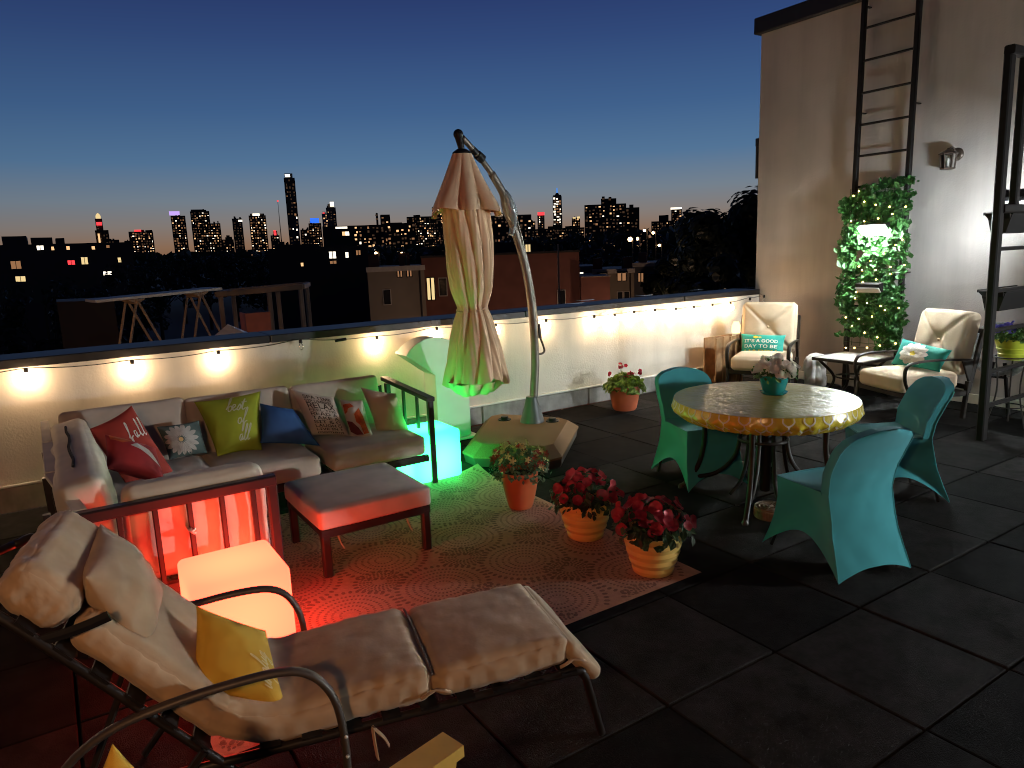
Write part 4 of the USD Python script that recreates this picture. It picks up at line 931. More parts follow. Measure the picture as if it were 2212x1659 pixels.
# ------------------------------------------------------------------ club chairs, side table
def club_chair(label, c, ang):
    """faces +x in its own frame"""
    t = thing('club_chair', label, 'armchair', (c[0], c[1], 0), ang, local=True)
    BS = mt('brown_steel')
    for s in (-1, 1):
        y = s * .335
        part(t, 'front_leg', tube(spline([(.36, y, 0), (.345, y, .15), (.325, y, .30)], 5), .022, 8, flat=.8), BS, True)
        part(t, 'rear_leg', bar((-.30, y, 0), (-.335, y, .36), .045, .03), BS)
        part(t, 'armrest', tube(spline([(.325, y, .30), (.375, y, .42), (.37, y, .53), (.30, y, .575), (.12, y, .588), (-.10, y, .582), (-.36, y, .565)], 7), [.022] * 43, 10, flat=.55, ref=(0, 0, 1) if False else None), BS, True)
        part(t, 'side_rail', bar((.33, y, .265), (-.34, y, .245), .03, .05), BS)
        part(t, 'back_upright', bar((-.335, y, .25), (-.475, y * .98, .84), .05, .03, ref=(0, 1, 0)), BS)
        part(t, 'arm_gusset', hull([(-.36, y + d, z_) if k else (-.25, y + d, z_) for d in (-.012, .012) for k, z_ in ((1, .57), (1, .30), (0, .57))]), BS)
    part(t, 'front_rail', bar((.325, -.33, .265), (.325, .33, .265), .03, .05), BS)
    part(t, 'back_rail', bar((-.475, -.34, .83), (-.475, .34, .83), .03, .045), BS)
    part(t, 'lower_back_rail', bar((-.345, -.34, .30), (-.345, .34, .30), .03, .045), BS)
    part(t, 'seat_panel', cbox((-.0, 0, .262), (.64, .63, .012)), BS)
    m_ = cushion((.64, .60, .155), r=.045, puff=.025, wr=.004, seed=3, n=24); m_.apply_translation((.05, 0, .365))
    part(t, 'seat_cushion', m_, mt('club_tan'), True)
    # tufted back cushion
    q = cushion((.60, .62, .15), r=.05, puff=.03, wr=.005, seed=6, n=34); v = A(q.vertices)
    x_, y_ = v[:, 0] / .30, v[:, 1] / .31; f_ = (v[:, 2] > 0)
    dd = np.minimum(np.abs(x_ - y_), np.abs(x_ + y_)) * .22
    v[:, 2] -= f_ * (.016 * np.exp(-(dd / .018) ** 2) * np.clip(np.hypot(x_, y_) * 3, 0, 1) + .05 * np.exp(-((x_ ** 2 + y_ ** 2) / .05)))
    lean_ = unit((-.235, 0, 1.0)); nrm_ = unit((1.0, 0, .235)); o_ = A([-.285, 0, .42]) + lean_ * .30
    part(t, 'back_cushion', place(trimesh.Trimesh(v, q.faces, process=False), o_, lean_, np.cross(nrm_, lean_), nrm_), mt('club_tan'), True)
    part(t, 'button', sph(o_ + nrm_ * .068, .014, 2), mt('club_tan'), True)
    return t
CL, CLA = A([7.02, 5.42]), math.atan2(-.47, -.88)
CR, CRA = A([7.06, 3.70]), math.atan2(.34, -.94)
club_chair('cushioned armchair by the parapet corner, with a teal lettered pillow', CL, CLA)
club_chair('cushioned armchair with buttoned back beside the ivy panel, holding the daisy pillow', CR, CRA)
def on_chair(c, ang, x, z): d = A([math.cos(ang), math.sin(ang)]); return A([c[0] + d[0] * x, c[1] + d[1] * x, z]), A([d[0], d[1], .42])
p_, n_ = on_chair(CL, CLA, -.10, .46)
rows = [("IT'S A GOOD", .10, .30), ('DAY TO BE', -.42, .30), ('HAPPY', -.90, .28)]
lemon = trimesh.util.concatenate([disc2(-.30, .64, .14, .75), petal(-.30, .64, 0, .36, .05, .1, .75)])
pillow('teal oblong pillow lettered in white with a lemon, on the armchair by the parapet corner', [(1601, 721), (1698, 724), (1693, 768), (1599, 765)], p_, n_, 'teal_cloth',
       [('lettering', cat(caps(*rows[0][:1], -.84, rows[0][1], rows[0][2], 1.55), caps(*rows[1][:1], -.84, rows[1][1], rows[1][2], 1.55)), 'white_print'), ('lettering', caps('HAPPY', -.84, -.90, .28, 1.55), 'yellow_print'), ('lemon_print', lemon, 'yellow_print')], .12, 14)
p_, n_ = on_chair(CR, CRA, .02, .46)
pt = [petal(-.12, .0, a_, .97, .215, .12, .62) for a_ in np.linspace(.1, 2 * np.pi + .1, 13)[:-1]]
pillow('teal oblong pillow with a big white daisy on the buttoned armchair', [(1950, 731), (2057, 757), (2030, 804), (1925, 786)], p_, n_, 'teal_cloth',
       [('daisy_petals', cat(*pt), 'white_print'), ('daisy_centre', disc2(-.12, 0, .20, .62), 'yellow_print')], .13, 15)
st = thing('side_table', 'square side table with white glass top and curved dark legs between the armchairs', 'table', (7.40, 4.53, 0))
part(st, 'frame', cat(*[bar(a_, b_, .045, .035) for a_, b_ in (((7.10, 4.25, .435), (7.70, 4.25, .435)), ((7.10, 4.81, .435), (7.70, 4.81, .435)))], *[bar(a_, b_, .044, .034) for a_, b_ in (((7.12, 4.27, .435), (7.12, 4.79, .435)), ((7.68, 4.27, .435), (7.68, 4.79, .435)))]), mt('brown_steel'))
part(st, 'glass_top', cbox((7.40, 4.53, .448), (.575, .535, .012), .003), mt('glass_top'))
for sx in (-1, 1):
    for sy in (-1, 1):
        part(st, 'leg', tube(spline([(7.40 + sx * .25, 4.53 + sy * .24, .42), (7.40 + sx * .14, 4.53 + sy * .13, .24), (7.40 + sx * .17, 4.53 + sy * .16, .10), (7.40 + sx * .27, 4.53 + sy * .26, .012)], 6), .016, 8), mt('brown_steel'), True)
part(st, 'shelf_ring', tube([(7.40 + .17 * math.cos(t), 4.53 + .17 * math.sin(t), .23) for t in np.linspace(0, 2 * np.pi, 29)], .010, 6), mt('brown_steel'))
# things half hidden behind the armchairs
wc = A([6.95, 5.95, 0])
wd = thing('wooden_crate', 'plain wooden crate standing behind the corner armchair against the parapet', 'crate', wc)
for i in range(4): part(wd, 'board', cbox(wc + [-.20 + .125 * i, -.10, .31], (.115, .018, .62 + .02 * (i % 2)), .004), mt('wood'))
for z in (.12, .50): part(wd, 'batten', cbox(wc + [0, -.08, z], (.50, .022, .06), .004), mt('wood'))
part(wd, 'back', cbox(wc + [0, .09, .31], (.50, .02, .60), .004), mt('wood'))
gm = A([7.62, 3.20, 0])
wb = thing('wire_hose_reel', 'grey coil of hose leaning on the wall behind the buttoned armchair', 'hose reel', gm)
part(wb, 'coil', tube([gm + [.06 + .008 * math.sin(t * 3.1), .0 + (.27 - .010 * (t / 6.28)) * math.cos(t), .62 + (.27 - .010 * (t / 6.28)) * math.sin(t)] for t in np.linspace(0, 2 * np.pi * 7, 240)], .011, 6), mt('grey_mesh'), True)
part(wb, 'stand', cat(bar(gm + [.07, -.12, 0], gm + [.07, -.05, .50], .03), bar(gm + [.07, .12, 0], gm + [.07, .05, .50], .03), bar(gm + [.07, -.08, .36], gm + [.07, .08, .36], .03)), mt('black_steel'))
bg = A([7.45, 5.02, 0])
bag = thing('plastic_bag', 'white plastic sack slumped between the corner armchair and the side table', 'bag', bg)
part(bag, 'sack', place(cushion((.22, .18, .42), r=.07, puff=.0, side=.03, wr=.03, seed=31, n=22, wscale=8), bg + [0, 0, .215], X_, Y_, Z_), mt('clear_white'), True)
lb = PX(1590, 706, 7.2); lb = PY(1590, 708, 5.95)
lt = thing('jar_lantern', 'small glowing jar lantern standing on the crate behind the corner armchair', 'lantern', (lb[0], 5.95, .62))
part(lt, 'jar', lathe([(.001, .0), (.045, .0), (.052, .02), (.052, .10), (.035, .125), (.035, .14), (.001, .142)], 18, (lb[0], 5.95, .63)), E('jar_glow', (1.0, .66, .30), 2.2), True)

# ------------------------------------------------------------------ string lights along the parapet
BY = YW - .078
sl = thing('string_lights', 'string of warm globe bulbs hung along the parapet below the coping', 'lights', (3.2, BY, 1.0))
LIT = [(58, 812), (287, 793), (473, 772), (815, 739), (944, 719), (1071, 711), (1180, 701), (1284, 692), (1328, 688), (1370, 682), (1415, 678), (1460, 675), (1499, 671), (1539, 666), (1578, 661)]
OFF = [(650, 747), (1620, 652), (1651, 647)]
pts = sorted([(PY(u, v, BY), True) for u, v in LIT] + [(PY(u, v, BY), False) for u, v in OFF], key=lambda q: q[0][0])
pts = [(A([q, BY, .995 - .01 * (k % 2)]), True) for k, q in enumerate((-3.3, -2.7, -2.1, -1.5, -.85))] + pts  # string runs on out of view to the left, lighting the sofa
wire = []
for i, (p, lit) in enumerate(pts):
    wire.append(p + [0, .03, .052])
    if i + 1 < len(pts):
        q = pts[i + 1][0]; L_ = q[0] - p[0]
        for k in (.33, .67): wire.append(p * (1 - k) + q * k + A([0, .06, .055 - min(.02, .05 * L_)]))
wire.append(A([XW - .02, BY + .05, 1.06]))
part(sl, 'wire', tube(spline(wire, 4), .0035, 6), mt('wire'))
for p, lit in pts:
    sk_ = part(sl, 'socket', lathe([(.001, .060), (.013, .058), (.015, .045), (.015, .024), (.001, .022)], 12, p), mt('black_plastic'))
    part(sk_, 'bulb', lathe(A([(.008, .026), (.018, .020), (.034, .004), (.045, -.018), (.036, -.044), (.018, -.056), (.001, -.060)]) * ([1, 1] if lit else [.52, .75]) + [0, 0 if lit else .006], 18, p), mt('bulb') if lit else mt('pane'), True)  # lit bulbs modelled larger, their size standing in for bloom
cpt = PY(736, 735, BY)
part(sl, 'connector', tube([cpt - [.05, 0, -.0], cpt + [.05, 0, .006]], .013, 8), mt('black_plastic'))

# ------------------------------------------------------------------ chaise lounger in the foreground
LO, LE1, LE2 = A([.28, 2.13, 0]), A([.9723, -.2337, 0]), A([.2337, .9723, 0])
LW = .50
lp = lambda a, b, z: LO + LE1 * a + LE2 * b + A([0, 0, z])
lg = thing('chaise_lounger', 'reclining garden lounger with tan cushions and dark tubular frame in the foreground', 'lounger', lp(.3, .25, 0))
BK = mt('brown_steel')
BA = math.radians(50); bu = A([-math.cos(BA), 0, math.sin(BA)])            # backrest direction in (a, z)
bk = lambda s, b, n_=0.0: lp(-.02 + bu[0] * s + math.sin(BA) * n_, b, .275 + bu[2] * s + math.cos(BA) * n_)
for b in (-.015, LW + .015):
    part(lg, 'side_rail', tube(spline([lp(-.30, b, .262), lp(.1, b, .262), lp(.6, b, .268), lp(1.12, b, .275), lp(1.19, b, .255), lp(1.215, b, .18), lp(1.26, b, .0)], 5), .0145, 8), BK, True)
    part(lg, 'back_rail', tube(spline([lp(.14, b, .19) if False else bk(-.16, b), bk(.2, b), bk(.74, b), bk(.83, b + (.05 if b < .2 else -.05), -.05)], 5), .0145, 8), BK, True)
    part(lg, 'rear_leg', tube([lp(-.05, b + (-.02 if b < .2 else .02), .33), lp(-.32, b, .0)], .013, 8), BK)
    part(lg, 'back_strut', tube([bk(.36, b), lp(-.38, b, .262), lp(-.30, b, .262)], .011, 8), BK)
part(lg, 'head_bar', tube(spline([bk(.83, .035, -.05), bk(.87, .15, -.10), bk(.87, LW - .15, -.10), bk(.83, LW - .035, -.05)], 6), .0145, 8), BK, True)
for k in range(9): part(lg, 'strap', cbox((0, 0, 0), (.055, LW + .03, .006), .002), BK) if False else part(lg, 'strap', hull([lp(.10 + .125 * k + dx, b, .278 + dz) for dx in (0, .06) for b in (-.034, LW + .034) for dz in (0, .008)]), mt('black_steel'))
for k in range(6): part(lg, 'strap', hull([bk(.05 + .12 * k + dx, b, dz) for dx in (0, .06) for b in (-.030, LW + .030) for dz in (.012, .02)]), mt('black_steel'))
# armrests, in the two vertical planes beside the cushion
nn_ = LE2
arm_n = [(118, 1700), (150, 1650), (205, 1600), (262, 1565), (330, 1535), (420, 1502), (520, 1472), (600, 1453), (650, 1452), (690, 1470), (722, 1510), (738, 1560), (748, 1620), (752, 1680)]
part(lg, 'armrest', tube(spline([PLN(u, v, lp(0, -.075, 0), nn_) for u, v in arm_n], 5), .0165, 10, flat=.75), mt('bronze_arm'), True)
arm_f = [(300, 1345), (372, 1316), (430, 1302), (490, 1286), (545, 1275), (585, 1273), (615, 1283), (638, 1308), (652, 1340), (660, 1385)]
part(lg, 'armrest', tube(spline([PLN(u, v, lp(0, LW + .065, 0), nn_) for u, v in arm_f], 5), .0165, 10, flat=.75), mt('bronze_arm'), True)
# cushions
def lcush(name, s, o, ex, ey, ez, **kw): return part(lg, name, place(cushion(s, **kw), o, ex, ey, ez), mt('tan'), True)
lcush('leg_cushion', (.50, LW + .01, .105), lp(.905, LW / 2, .335), LE1 + A([0, 0, .03]), LE2, Z_, r=.042, puff=.016, wr=.008, seed=21, n=44, wscale=6, gather=.0026, gfreq=78.0)
lcush('foot_flap', (.19, LW + .01, .06), lp(1.20, LW / 2, .29), unit(LE1 * .62 + A([0, 0, -.78])), LE2, unit(LE1 * .78 + A([0, 0, .62])), r=.028, puff=.006, wr=.008, seed=22, n=24)
q = cushion((.74, LW + .01, .115), r=.045, puff=.014, wr=.009, seed=23, n=52, wscale=6, gather=.0026, gfreq=78.0); v = A(q.vertices)
tq = np.clip((-.05 - v[:, 0]) / .30, 0, 1); v[:, 2] -= .028 * np.exp(-((v[:, 0] + .12) / .22) ** 2); v[:, 2] += .10 * tq ** 2
part(lg, 'seat_cushion', place(trimesh.Trimesh(v, q.faces, process=False), lp(.28, LW / 2, .335), LE1, LE2, Z_), mt('tan'), True)
bd, bn = LE1 * bu[0] + A([0, 0, bu[2]]), LE1 * math.sin(BA) + A([0, 0, math.cos(BA)])
lcush('back_cushion', (.56, LW + .01, .105), bk(.30, LW / 2, .075), bd, LE2 * -1, bn, r=.045, puff=.014, wr=.008, seed=24, n=44, wscale=6, gather=.0026, gfreq=78.0)
lcush('head_cushion', (.20, LW + .01, .135), bk(.71, LW / 2, .075), bd, LE2 * -1, bn, r=.05, puff=.01, wr=.012, seed=25, n=40, wscale=8, gather=.0026, gfreq=78.0)
part(lg, 'seam_tuck', tube(spline([lp(.652, b, .384 - .012 * (abs(b / LW * 2 - 1) ** 4)) for b in np.linspace(.01, LW - .01, 7)], 4), .005, 5), mt('felt'))
for k, (aa, bb, zz2) in enumerate(((.655, -.012, .33), (1.152, -.012, .32))):
    part(lg, 'tie_ribbon', cat(*[tube(spline([lp(aa, bb, zz2), lp(aa + dx * .6, bb - .012, zz2 - .004), lp(aa + dx, bb - .006, zz2 - .03 * abs(dx) * 10)], 4), .008, 6, flat=.4) for dx in (-.05, .05)]), mt('tan'))
tr_ = lp(.44, -.035, .27)
part(lg, 'tie_ribbon', cat(tube(spline([tr_, tr_ + [.0, -.01, -.05], tr_ + [.005, -.012, -.11]], 4), .014, 6, flat=.2), tube(spline([tr_, tr_ + LE1 * .03 + [0, -.01, -.04], tr_ + LE1 * .045 + [0, -.01, -.075]], 4), .009, 6, flat=.25)), mt('tan'))
# strap round the head cushion
st_pts = [PLN(u, v, lp(0, -.02, 0), nn_) for u, v in ((85, 1385), (150, 1365), (190, 1350), (236, 1330))]
part(lg, 'neck_strap', tube(spline(st_pts, 5), .017, 6, flat=.30, ref=tuple(LE2)), mt('black_steel'))
for q_ in ((748, 1592), (751, 1634)): part(lg, 'bolt', sph(PLN(*q_, lp(0, -.095, 0), nn_), .006, 1), mt('white_plastic'))
# loose pillows on the lounger
hp = Pillow(lp(-.30, .03, .90), lp(-.34, LW - .03, .905), lp(-.20, LW - .02, .60), lp(-.185, .03, .64), t=.17, pinch=.05, seed=41, wr=.012)
th = thing('throw_pillow', 'plump plain tan pillow leaning on the head end of the lounger', 'pillow', bk(.45, LW / 2, .2))
part(th, 'cover', hp.mesh(30), mt('tan'), True)
p_ = G(515, 1515, .40); n_ = unit(A([.10, -.80, .62]))
pillow('yellow pillow with white script lying on the lounger seat', [(424, 1308), (574, 1362), (624, 1541), (411, 1491)], p_, n_, 'yellow_cloth',
       [('lettering', place(script('unplug', 0, 0, .42, slant=.35, w=.036, gap=.02), (.66, -.62, 0), (.02, .95, 0), (-1.0, .0, 0), (0, 0, 1)), 'gold_print')], .15, 42)

# ------------------------------------------------------------------ yellow wooden garden chair cut by the lower edge
yc = thing('garden_chair', 'yellow painted wooden garden chair whose arm shows at the bottom edge', 'chair', (.30, 1.15, 0))
YM = mt('yellow_wood'); e1 = unit((.97, .235, 0)); e2 = A([-e1[1], e1[0], 0]); yo = A([.676, 1.425, 0])
yq = lambda a, b, z: yo + e1 * a + e2 * b + A([0, 0, z])
for off in (0, -.58):
    part(yc, 'arm', hull([yq(a, b + off, z) for a in (-.72, 0) for b in (-.075, .0) for z in (.572, .602)]), YM)
    part(yc, 'front_leg', hull([yq(a, b + off, z) for a in (-.10, -.012) for b in (-.055, -.02) for z in (0, .570)]), YM)
    part(yc, 'arm_bracket', hull([yq(a, b + off, z) for b in (-.07, -.056) for a, z in ((-.02, .570), (-.09, .570), (-.05, .44), (-.08, .44))]), YM)
    part(yc, 'rear_leg', hull([yq(a, b + off, z) for b in (-.05, -.02) for a, z in ((-.05, .36), (-.05, .28), (-.85, .10), (-.80, 0), (-.88, 0))]), YM)
for k in range(5): part(yc, 'seat_slat', hull([yq(-.06 - .11 * k + a, b, .365 - .045 * k + z) for a in (-.095, 0) for b in (-.58, -.05) for z in (0, .02)]), YM)
for k in range(5): part(yc, 'back_slat', hull([yq(-.58 - (.20 if z else 0) + a, -.125 - .10 * k + b, .20 + z) for b in (-.085, 0) for a in (0, .02) for z in (0, .34 - .03 * abs(k - 2))]), YM)
tp = A([-.02, 1.50, .80])
tp = G(243, 1606, .80); pc_ = [tp, tp + [.17, -.10, -.27], tp + [.02, -.20, -.48], tp + [-.17, -.06, -.25]]
th = thing('throw_pillow', 'yellow pillow on the wooden chair, only its tip showing at the bottom edge', 'pillow', (.05, 1.4, .40))
part(th, 'cover', Pillow(*pc_, t=.14, pinch=.05, seed=51).mesh(), mt('yellow_cloth'), True)

# ------------------------------------------------------------------ unseen lamps out of view, placed to light wall, chairs and lounger
def lamp_box(label, c, d, w, h, e):
    t = thing('unseen_flood_lamp', label, 'lamp', c); d = unit(d); a_ = unit(np.cross(d, [0, 0, 1.])); b_ = np.cross(a_, d); c = A(c, float)
    part(t, 'housing', hull([c + a_ * x * w / 2 + b_ * y * h / 2 - d * k for x in (-1, 1) for y in (-1, 1) for k in (.0, .05)] + [c - d * .08]), mt('black_plastic'))
    part(t, 'lens', hull([c + a_ * x * w * .46 + b_ * y * h * .44 + d * k for x in (-1, 1) for y in (-1, 1) for k in (.001, .006)]), e)
    part(t, 'bracket', bar(c - d * .06, c - d * .06 + [0, 0, -.12], .02), mt('black_plastic'))
    return t
lamp_box('unseen white flood lamp on the middle beam of the plant rack, lighting the bulkhead wall', (7.02, 2.93, 2.03), (.58, .34, -.72), .26, .10, E('unseen_flood_glow', (.84, .94, 1.0), 560.0))  # out of view, casts the ladder shadow on the bulkhead wall
lamp_box('unseen white flood lamp on the bulkhead wall, lighting the chair backs from the right', (XW - .10, -1.5, 1.05), (-.80, .55, -.14), .26, .10, E('unseen_flood_glow_b', (.90, .98, 1.0), 3100.0))  # out of view, placed to light the backs of the covered chairs
pb = thing('unseen_post_lamp', 'unseen warm round lamp on a tall post behind the camera, lighting the lounger', 'lamp', (-1.3, -.5, 0))  # out of view, placed to light the lounger and canopy warmly
part(pb, 'post', bar((-1.3, -.5, 0), (-1.3, -.5, 2.2), .05), mt('black_steel'))
part(pb, 'globe', sph((-1.3, -.5, 2.30), .10, 3), E('unseen_lamp_warm', (1.0, .51, .23), 290.0), True)

# ------------------------------------------------------------------ the city beyond
M('tower_dark', (.045, .040, .040), .7, .2, .05); M('tower_brown', (.075, .055, .045), .8, .2, .05); M('tower_glass', (.03, .035, .045), .25, .2, .05); M('tower_pale', (.16, .14, .125), .8, .15, .05)
M('brick_red', (.18, .072, .054), .9, .18, 1.2, .3, 12, .01); M('render_beige', (.26, .22, .17), .9, .12, .8); M('render_grey', (.13, .13, .15), .9, .12, .8); M('roof_tar', (.035, .032, .031), .95, .2, .6)
M('weathered', (.34, .24, .16), .8, .2, 3); M('window_dark', (.02, .022, .025), .15); M('trim_pale', (.5, .46, .40), .7)
GROUND = -14.0
def frame_at(u, dist):
    p = FAR(u, 540, dist); d = A([p[0], p[1], 0]); d /= np.linalg.norm(d); return p, d, A([d[1], -d[0], 0])
def tower(label, u0, u1, vt, D, mat='tower_dark', depth=None, lit=.35, cell=(4.7, 5.3), cols=(.62, .22, .16), vb=560, blocks=(), crown=None, seed=1, group=None, win=(.55, .5), name='tower_block', cat_='building', yaw=0.0):
    """a distant building whose front spans u0..u1 with its top at vt; blocks: (u0, u1, vtop) roof blocks; crown: (material, u0, u1, v0, v1)"""
    g = np.random.default_rng(seed); um_ = (u0 + u1) / 2
    p, d, s = frame_at(um_, D); pm = D / F
    z = lambda v: AT2(um_, v, p)[2]
    w = (u1 - u0) * pm; depth = depth or w * .8; zt = z(vt)
    t = thing(name, label, cat_, (p[0], p[1], GROUND), group=group or ('buildings of the city behind the parapet' if D > 90 else None))
    f0 = A([p[0], p[1], 0])
    def blk(a0, a1, z0, z1, dep, off=0.0): return hull([f0 + s * a + d * b + A([0, 0, c]) for a in (a0, a1) for b in (off, off + dep) for c in (z0, z1)])
    part(t, 'body', blk(-w / 2, w / 2, GROUND, zt, depth), mt(mat))
    X = lambda u: (u - um_) * pm
    if lit > 0 and pm > .3:                                             # water tanks, lift houses and plant on the flat roofs
        for q in range(g.integers(1, 4)):
            a_ = g.uniform(-w / 2 * .8, w / 2 * .5); part(t, 'roof_plant', blk(a_, a_ + w * g.uniform(.08, .2), zt - .1, zt + pm * g.uniform(2, 5.5), depth * .4, depth * g.uniform(.1, .4)), mt(mat))
    for b in blocks: part(t, 'roof_block', blk(X(b[0]), X(b[1]), zt - .2, z(b[2]), depth * .6, depth * .12), mt(b[3] if len(b) > 3 else mat))
    if lit > 0:
        surf = [(u0, u1, vt, vb, 0.0)] + [(b[0], b[1], b[2], vt, depth * .12) for b in blocks if vt - b[2] > 14 and len(b) < 4]
        qs = {'win_warm': [], 'win_white': [], 'win_dim': [], 'win_faint': []}
        for a0, a1, v0, v1, off in surf:
            nc, nr = max(1, int((a1 - a0 - 2) / cell[0])), max(1, int((v1 - v0 - 2) / cell[1]))
            for i in range(nc):
                for j in range(nr):
                    on = g.uniform() < lit
                    if not on and g.uniform() > .55: continue  # some unlit windows keep a faint added glow for facade texture
                    uu = a0 + 1 + (i + .5) * (a1 - a0 - 2) / nc; vv = v0 + 2 + (j + .5) * (v1 - v0 - 2) / nr; uu += g.uniform(-.22, .22) * cell[0]; vv += g.uniform(-.18, .18) * cell[1]
                    hw, hh = cell[0] * win[0] / 2 * pm * g.uniform(.5, 1.3), cell[1] * win[1] / 2 * pm * g.uniform(.5, 1.2)
                    c = f0 + s * X(uu) + d * (off - .02 * pm * 10) + A([0, 0, z(vv)])
                    qs['win_faint' if not on else g.choice(['win_warm', 'win_white', 'win_dim'], p=[cols[0] * .6, cols[1] * .8, 1 - cols[0] * .6 - cols[1] * .8])].append([c + s * x * hw + A([0, 0, y * hh]) for x, y in ((-1, -1), (1, -1), (1, 1), (-1, 1))])
        for k_, q in qs.items():
            if q:
                V_ = A(q).reshape(-1, 3); n = np.arange(len(q))[:, None] * 4
                part(t, 'glowing_windows', (V_, np.vstack([n + [0, 1, 2], n + [0, 2, 3]])), mt(k_), kind='stuff')
    for cr in (crown or []):
        part(t, cr[5] if len(cr) > 5 else 'lit_crown', blk(X(cr[1]), X(cr[2]), z(cr[4]), z(cr[3]), depth * .7, -.3 * pm), mt(cr[0]))
    return t, p, d, s, pm, z
def AT2(u, v, p):
    n = A([p[0], p[1], 0]); n /= np.linalg.norm(n); return PLN(u, v, p, n)

# left, near: a long dark apartment block with single windows
def house_windows(t, p, d, s, pm, z, um_, wins):
    for (u, v, w, h, mm) in wins:
        f0 = A([p[0], p[1], 0]); c = f0 + s * (u - um_) * pm + A([0, 0, z(v)]) - d * .03
        w_, h_ = w * pm, h * pm
        fr = part(t, 'window', hull([c + s * a * (w_ / 2 + .05) + A([0, 0, b * (h_ / 2 + .05)]) + d * q for a in (-1, 1) for b in (-1, 1) for q in (-.01, .02)]), mt('trim_pale') if mm == 'window_dark' else mt('window_dark'))
        part(fr, 'pane', hull([c + s * a * w_ / 2 + A([0, 0, b * h_ / 2]) + d * q for a in (-1, 1) for b in (-1, 1) for q in (-.03, -.011)]), mt(mm))
        if w > 7: part(fr, 'mullion', hull([c + s * a * .04 + A([0, 0, b * h_ / 2]) + d * q for a in (-1, 1) for b in (-1, 1) for q in (-.05, -.031)]), mt('window_dark'))
q = tower('long dark apartment block on the left with a few lit windows', -60, 262, 527, 110, 'tower_dark', 14, 0, vb=640, blocks=((25, 68, 508), (75, 114, 512), (120, 136, 514)), name='apartment_block')
house_windows(*q, 101, [(90, 535, 12, 9, 'win_white'), (112, 537, 5, 7, 'win_warm'), (140, 537, 6, 8, 'win_warm'), (187, 538, 6, 7, 'win_warm'), (10, 572, 5, 10, 'win_warm'), (43, 570, 17, 16, 'win_dim'), (142, 569, 13, 9, 'red_beacon'), (167, 566, 12, 15, 'win_gold'), (234, 567, 6, 10, 'win_gold'), (47, 600, 17, 11, 'win_gold'), (207, 596, 16, 8, 'win_white'), (215, 536, 6, 6, 'win_dim')])
# downtown skyline
tower('low square block right of the dark apartment block', 232, 258, 518, 1900, 'tower_dark', lit=.3, vb=548, seed=2)
q = tower('slender clock tower with lit dome and red clock on the far left skyline', 213, 238, 497, 2400, 'tower_brown', lit=.12, vb=530, blocks=((216, 229, 472),), seed=3, name='clock_tower', cat_='tower')
t, p, d, s, pm, z = q; o = A([p[0], p[1], 0]) + s * (222.5 - 225.5) * pm + d * 10
part(t, 'dome', lathe([(4.6 * pm, 0), (4.8 * pm, 5 * pm), (3.2 * pm, 9 * pm), (.01, 12 * pm)], 14, o + A([0, 0, z(472)])), mt('win_gold'))
part(t, 'clock_face', hull([o + s * a * 5 * pm - d * (10 + .5) + A([0, 0, z(483) + b * 3.4 * pm]) + d * c for a in (-1, 1) for b in (-1, 1) for c in (0, 1)]), mt('red_beacon'))
part(t, 'lit_bay', hull([o + s * (a * 1.7 + .5 - 4) * pm - d * 12 + A([0, 0, z(515) + b * 10 * pm]) + d * c for a in (-1, 1) for b in (-1, 1) for c in (0, 1)]), mt('win_warm'))
tower('broad brightly lit block with two red roof lights', 286, 332, 500, 2100, 'tower_brown', lit=.62, vb=546, blocks=((297, 310, 496, 'red_beacon'), (318, 331, 497)), seed=4)
tower('low lit annex left of the broad bright block', 272, 288, 520, 2080, 'tower_brown', lit=.55, vb=546, seed=5)
tower('slanting tower with a violet crown', 379, 407, 466, 2500, 'tower_brown', lit=.50, vb=545, crown=[('violet_crown', 377, 397, 456, 464)], seed=6)
tower('wide dark tower with scattered lights next to the violet crowned one', 422, 459, 456, 2550, 'tower_dark', lit=.42, vb=545, blocks=((424, 450, 452),), seed=7)
tower('shorter tower stepping down from the wide dark tower', 460, 481, 482, 2500, 'tower_dark', lit=.42, vb=545, seed=8)
tower('small low block with warm lights between two towers', 483, 506, 517, 2300, 'tower_brown', lit=.5, vb=545, blocks=((492, 499, 508),), seed=9)
tower('dark glass tower with a bright upper corner', 509, 529, 472, 2600, 'tower_glass', lit=.06, vb=545, crown=[('win_white', 521, 529, 475, 479)], seed=10)
tower('tower with a bright lit rooftop and many windows', 546, 580, 465, 2450, 'tower_brown', lit=.52, vb=545, blocks=((549, 577, 461),), crown=[('win_white', 554, 568, 461, 466)], seed=11)
tower('stepped low block with a red light beside the radio mast', 588, 606, 508, 2200, 'tower_brown', lit=.45, vb=545, blocks=((594, 602, 499), (595, 600, 497, 'red_beacon')), seed=12)
tower('low dark blocks in front of the radio mast', 600, 628, 528, 1700, 'tower_dark', lit=.35, vb=548, blocks=((606, 616, 522),), seed=13)
p, d, s = frame_at(610, 2300)
ms = thing('radio_mast', 'thin radio mast with a red light on top', 'mast', (p[0], p[1], GROUND))
zt_m = AT2(610, 434, p)[2]
part(ms, 'mast', tube([(p[0], p[1], GROUND), (p[0], p[1], zt_m)], [2.2, .5], 6), mt('tower_pale')); part(ms, 'beacon', sph((p[0], p[1], zt_m), 2.6, 1), mt('red_beacon'))
q = tower('very tall slim dark skyscraper rising above all others', 628, 650, 384, 2700, 'tower_glass', depth=42, lit=.16, vb=540, cell=(5.5, 8), cols=(.2, .7, .1), blocks=((630, 646, 374),), crown=[('win_white', 631, 641, 376, 382)], seed=14, name='skyscraper', cat_='skyscraper')
tower('cluster of lit blocks right of the slim skyscraper', 653, 672, 496, 2350, 'tower_brown', lit=.55, vb=540, cols=(.5, .4, .1), seed=15)
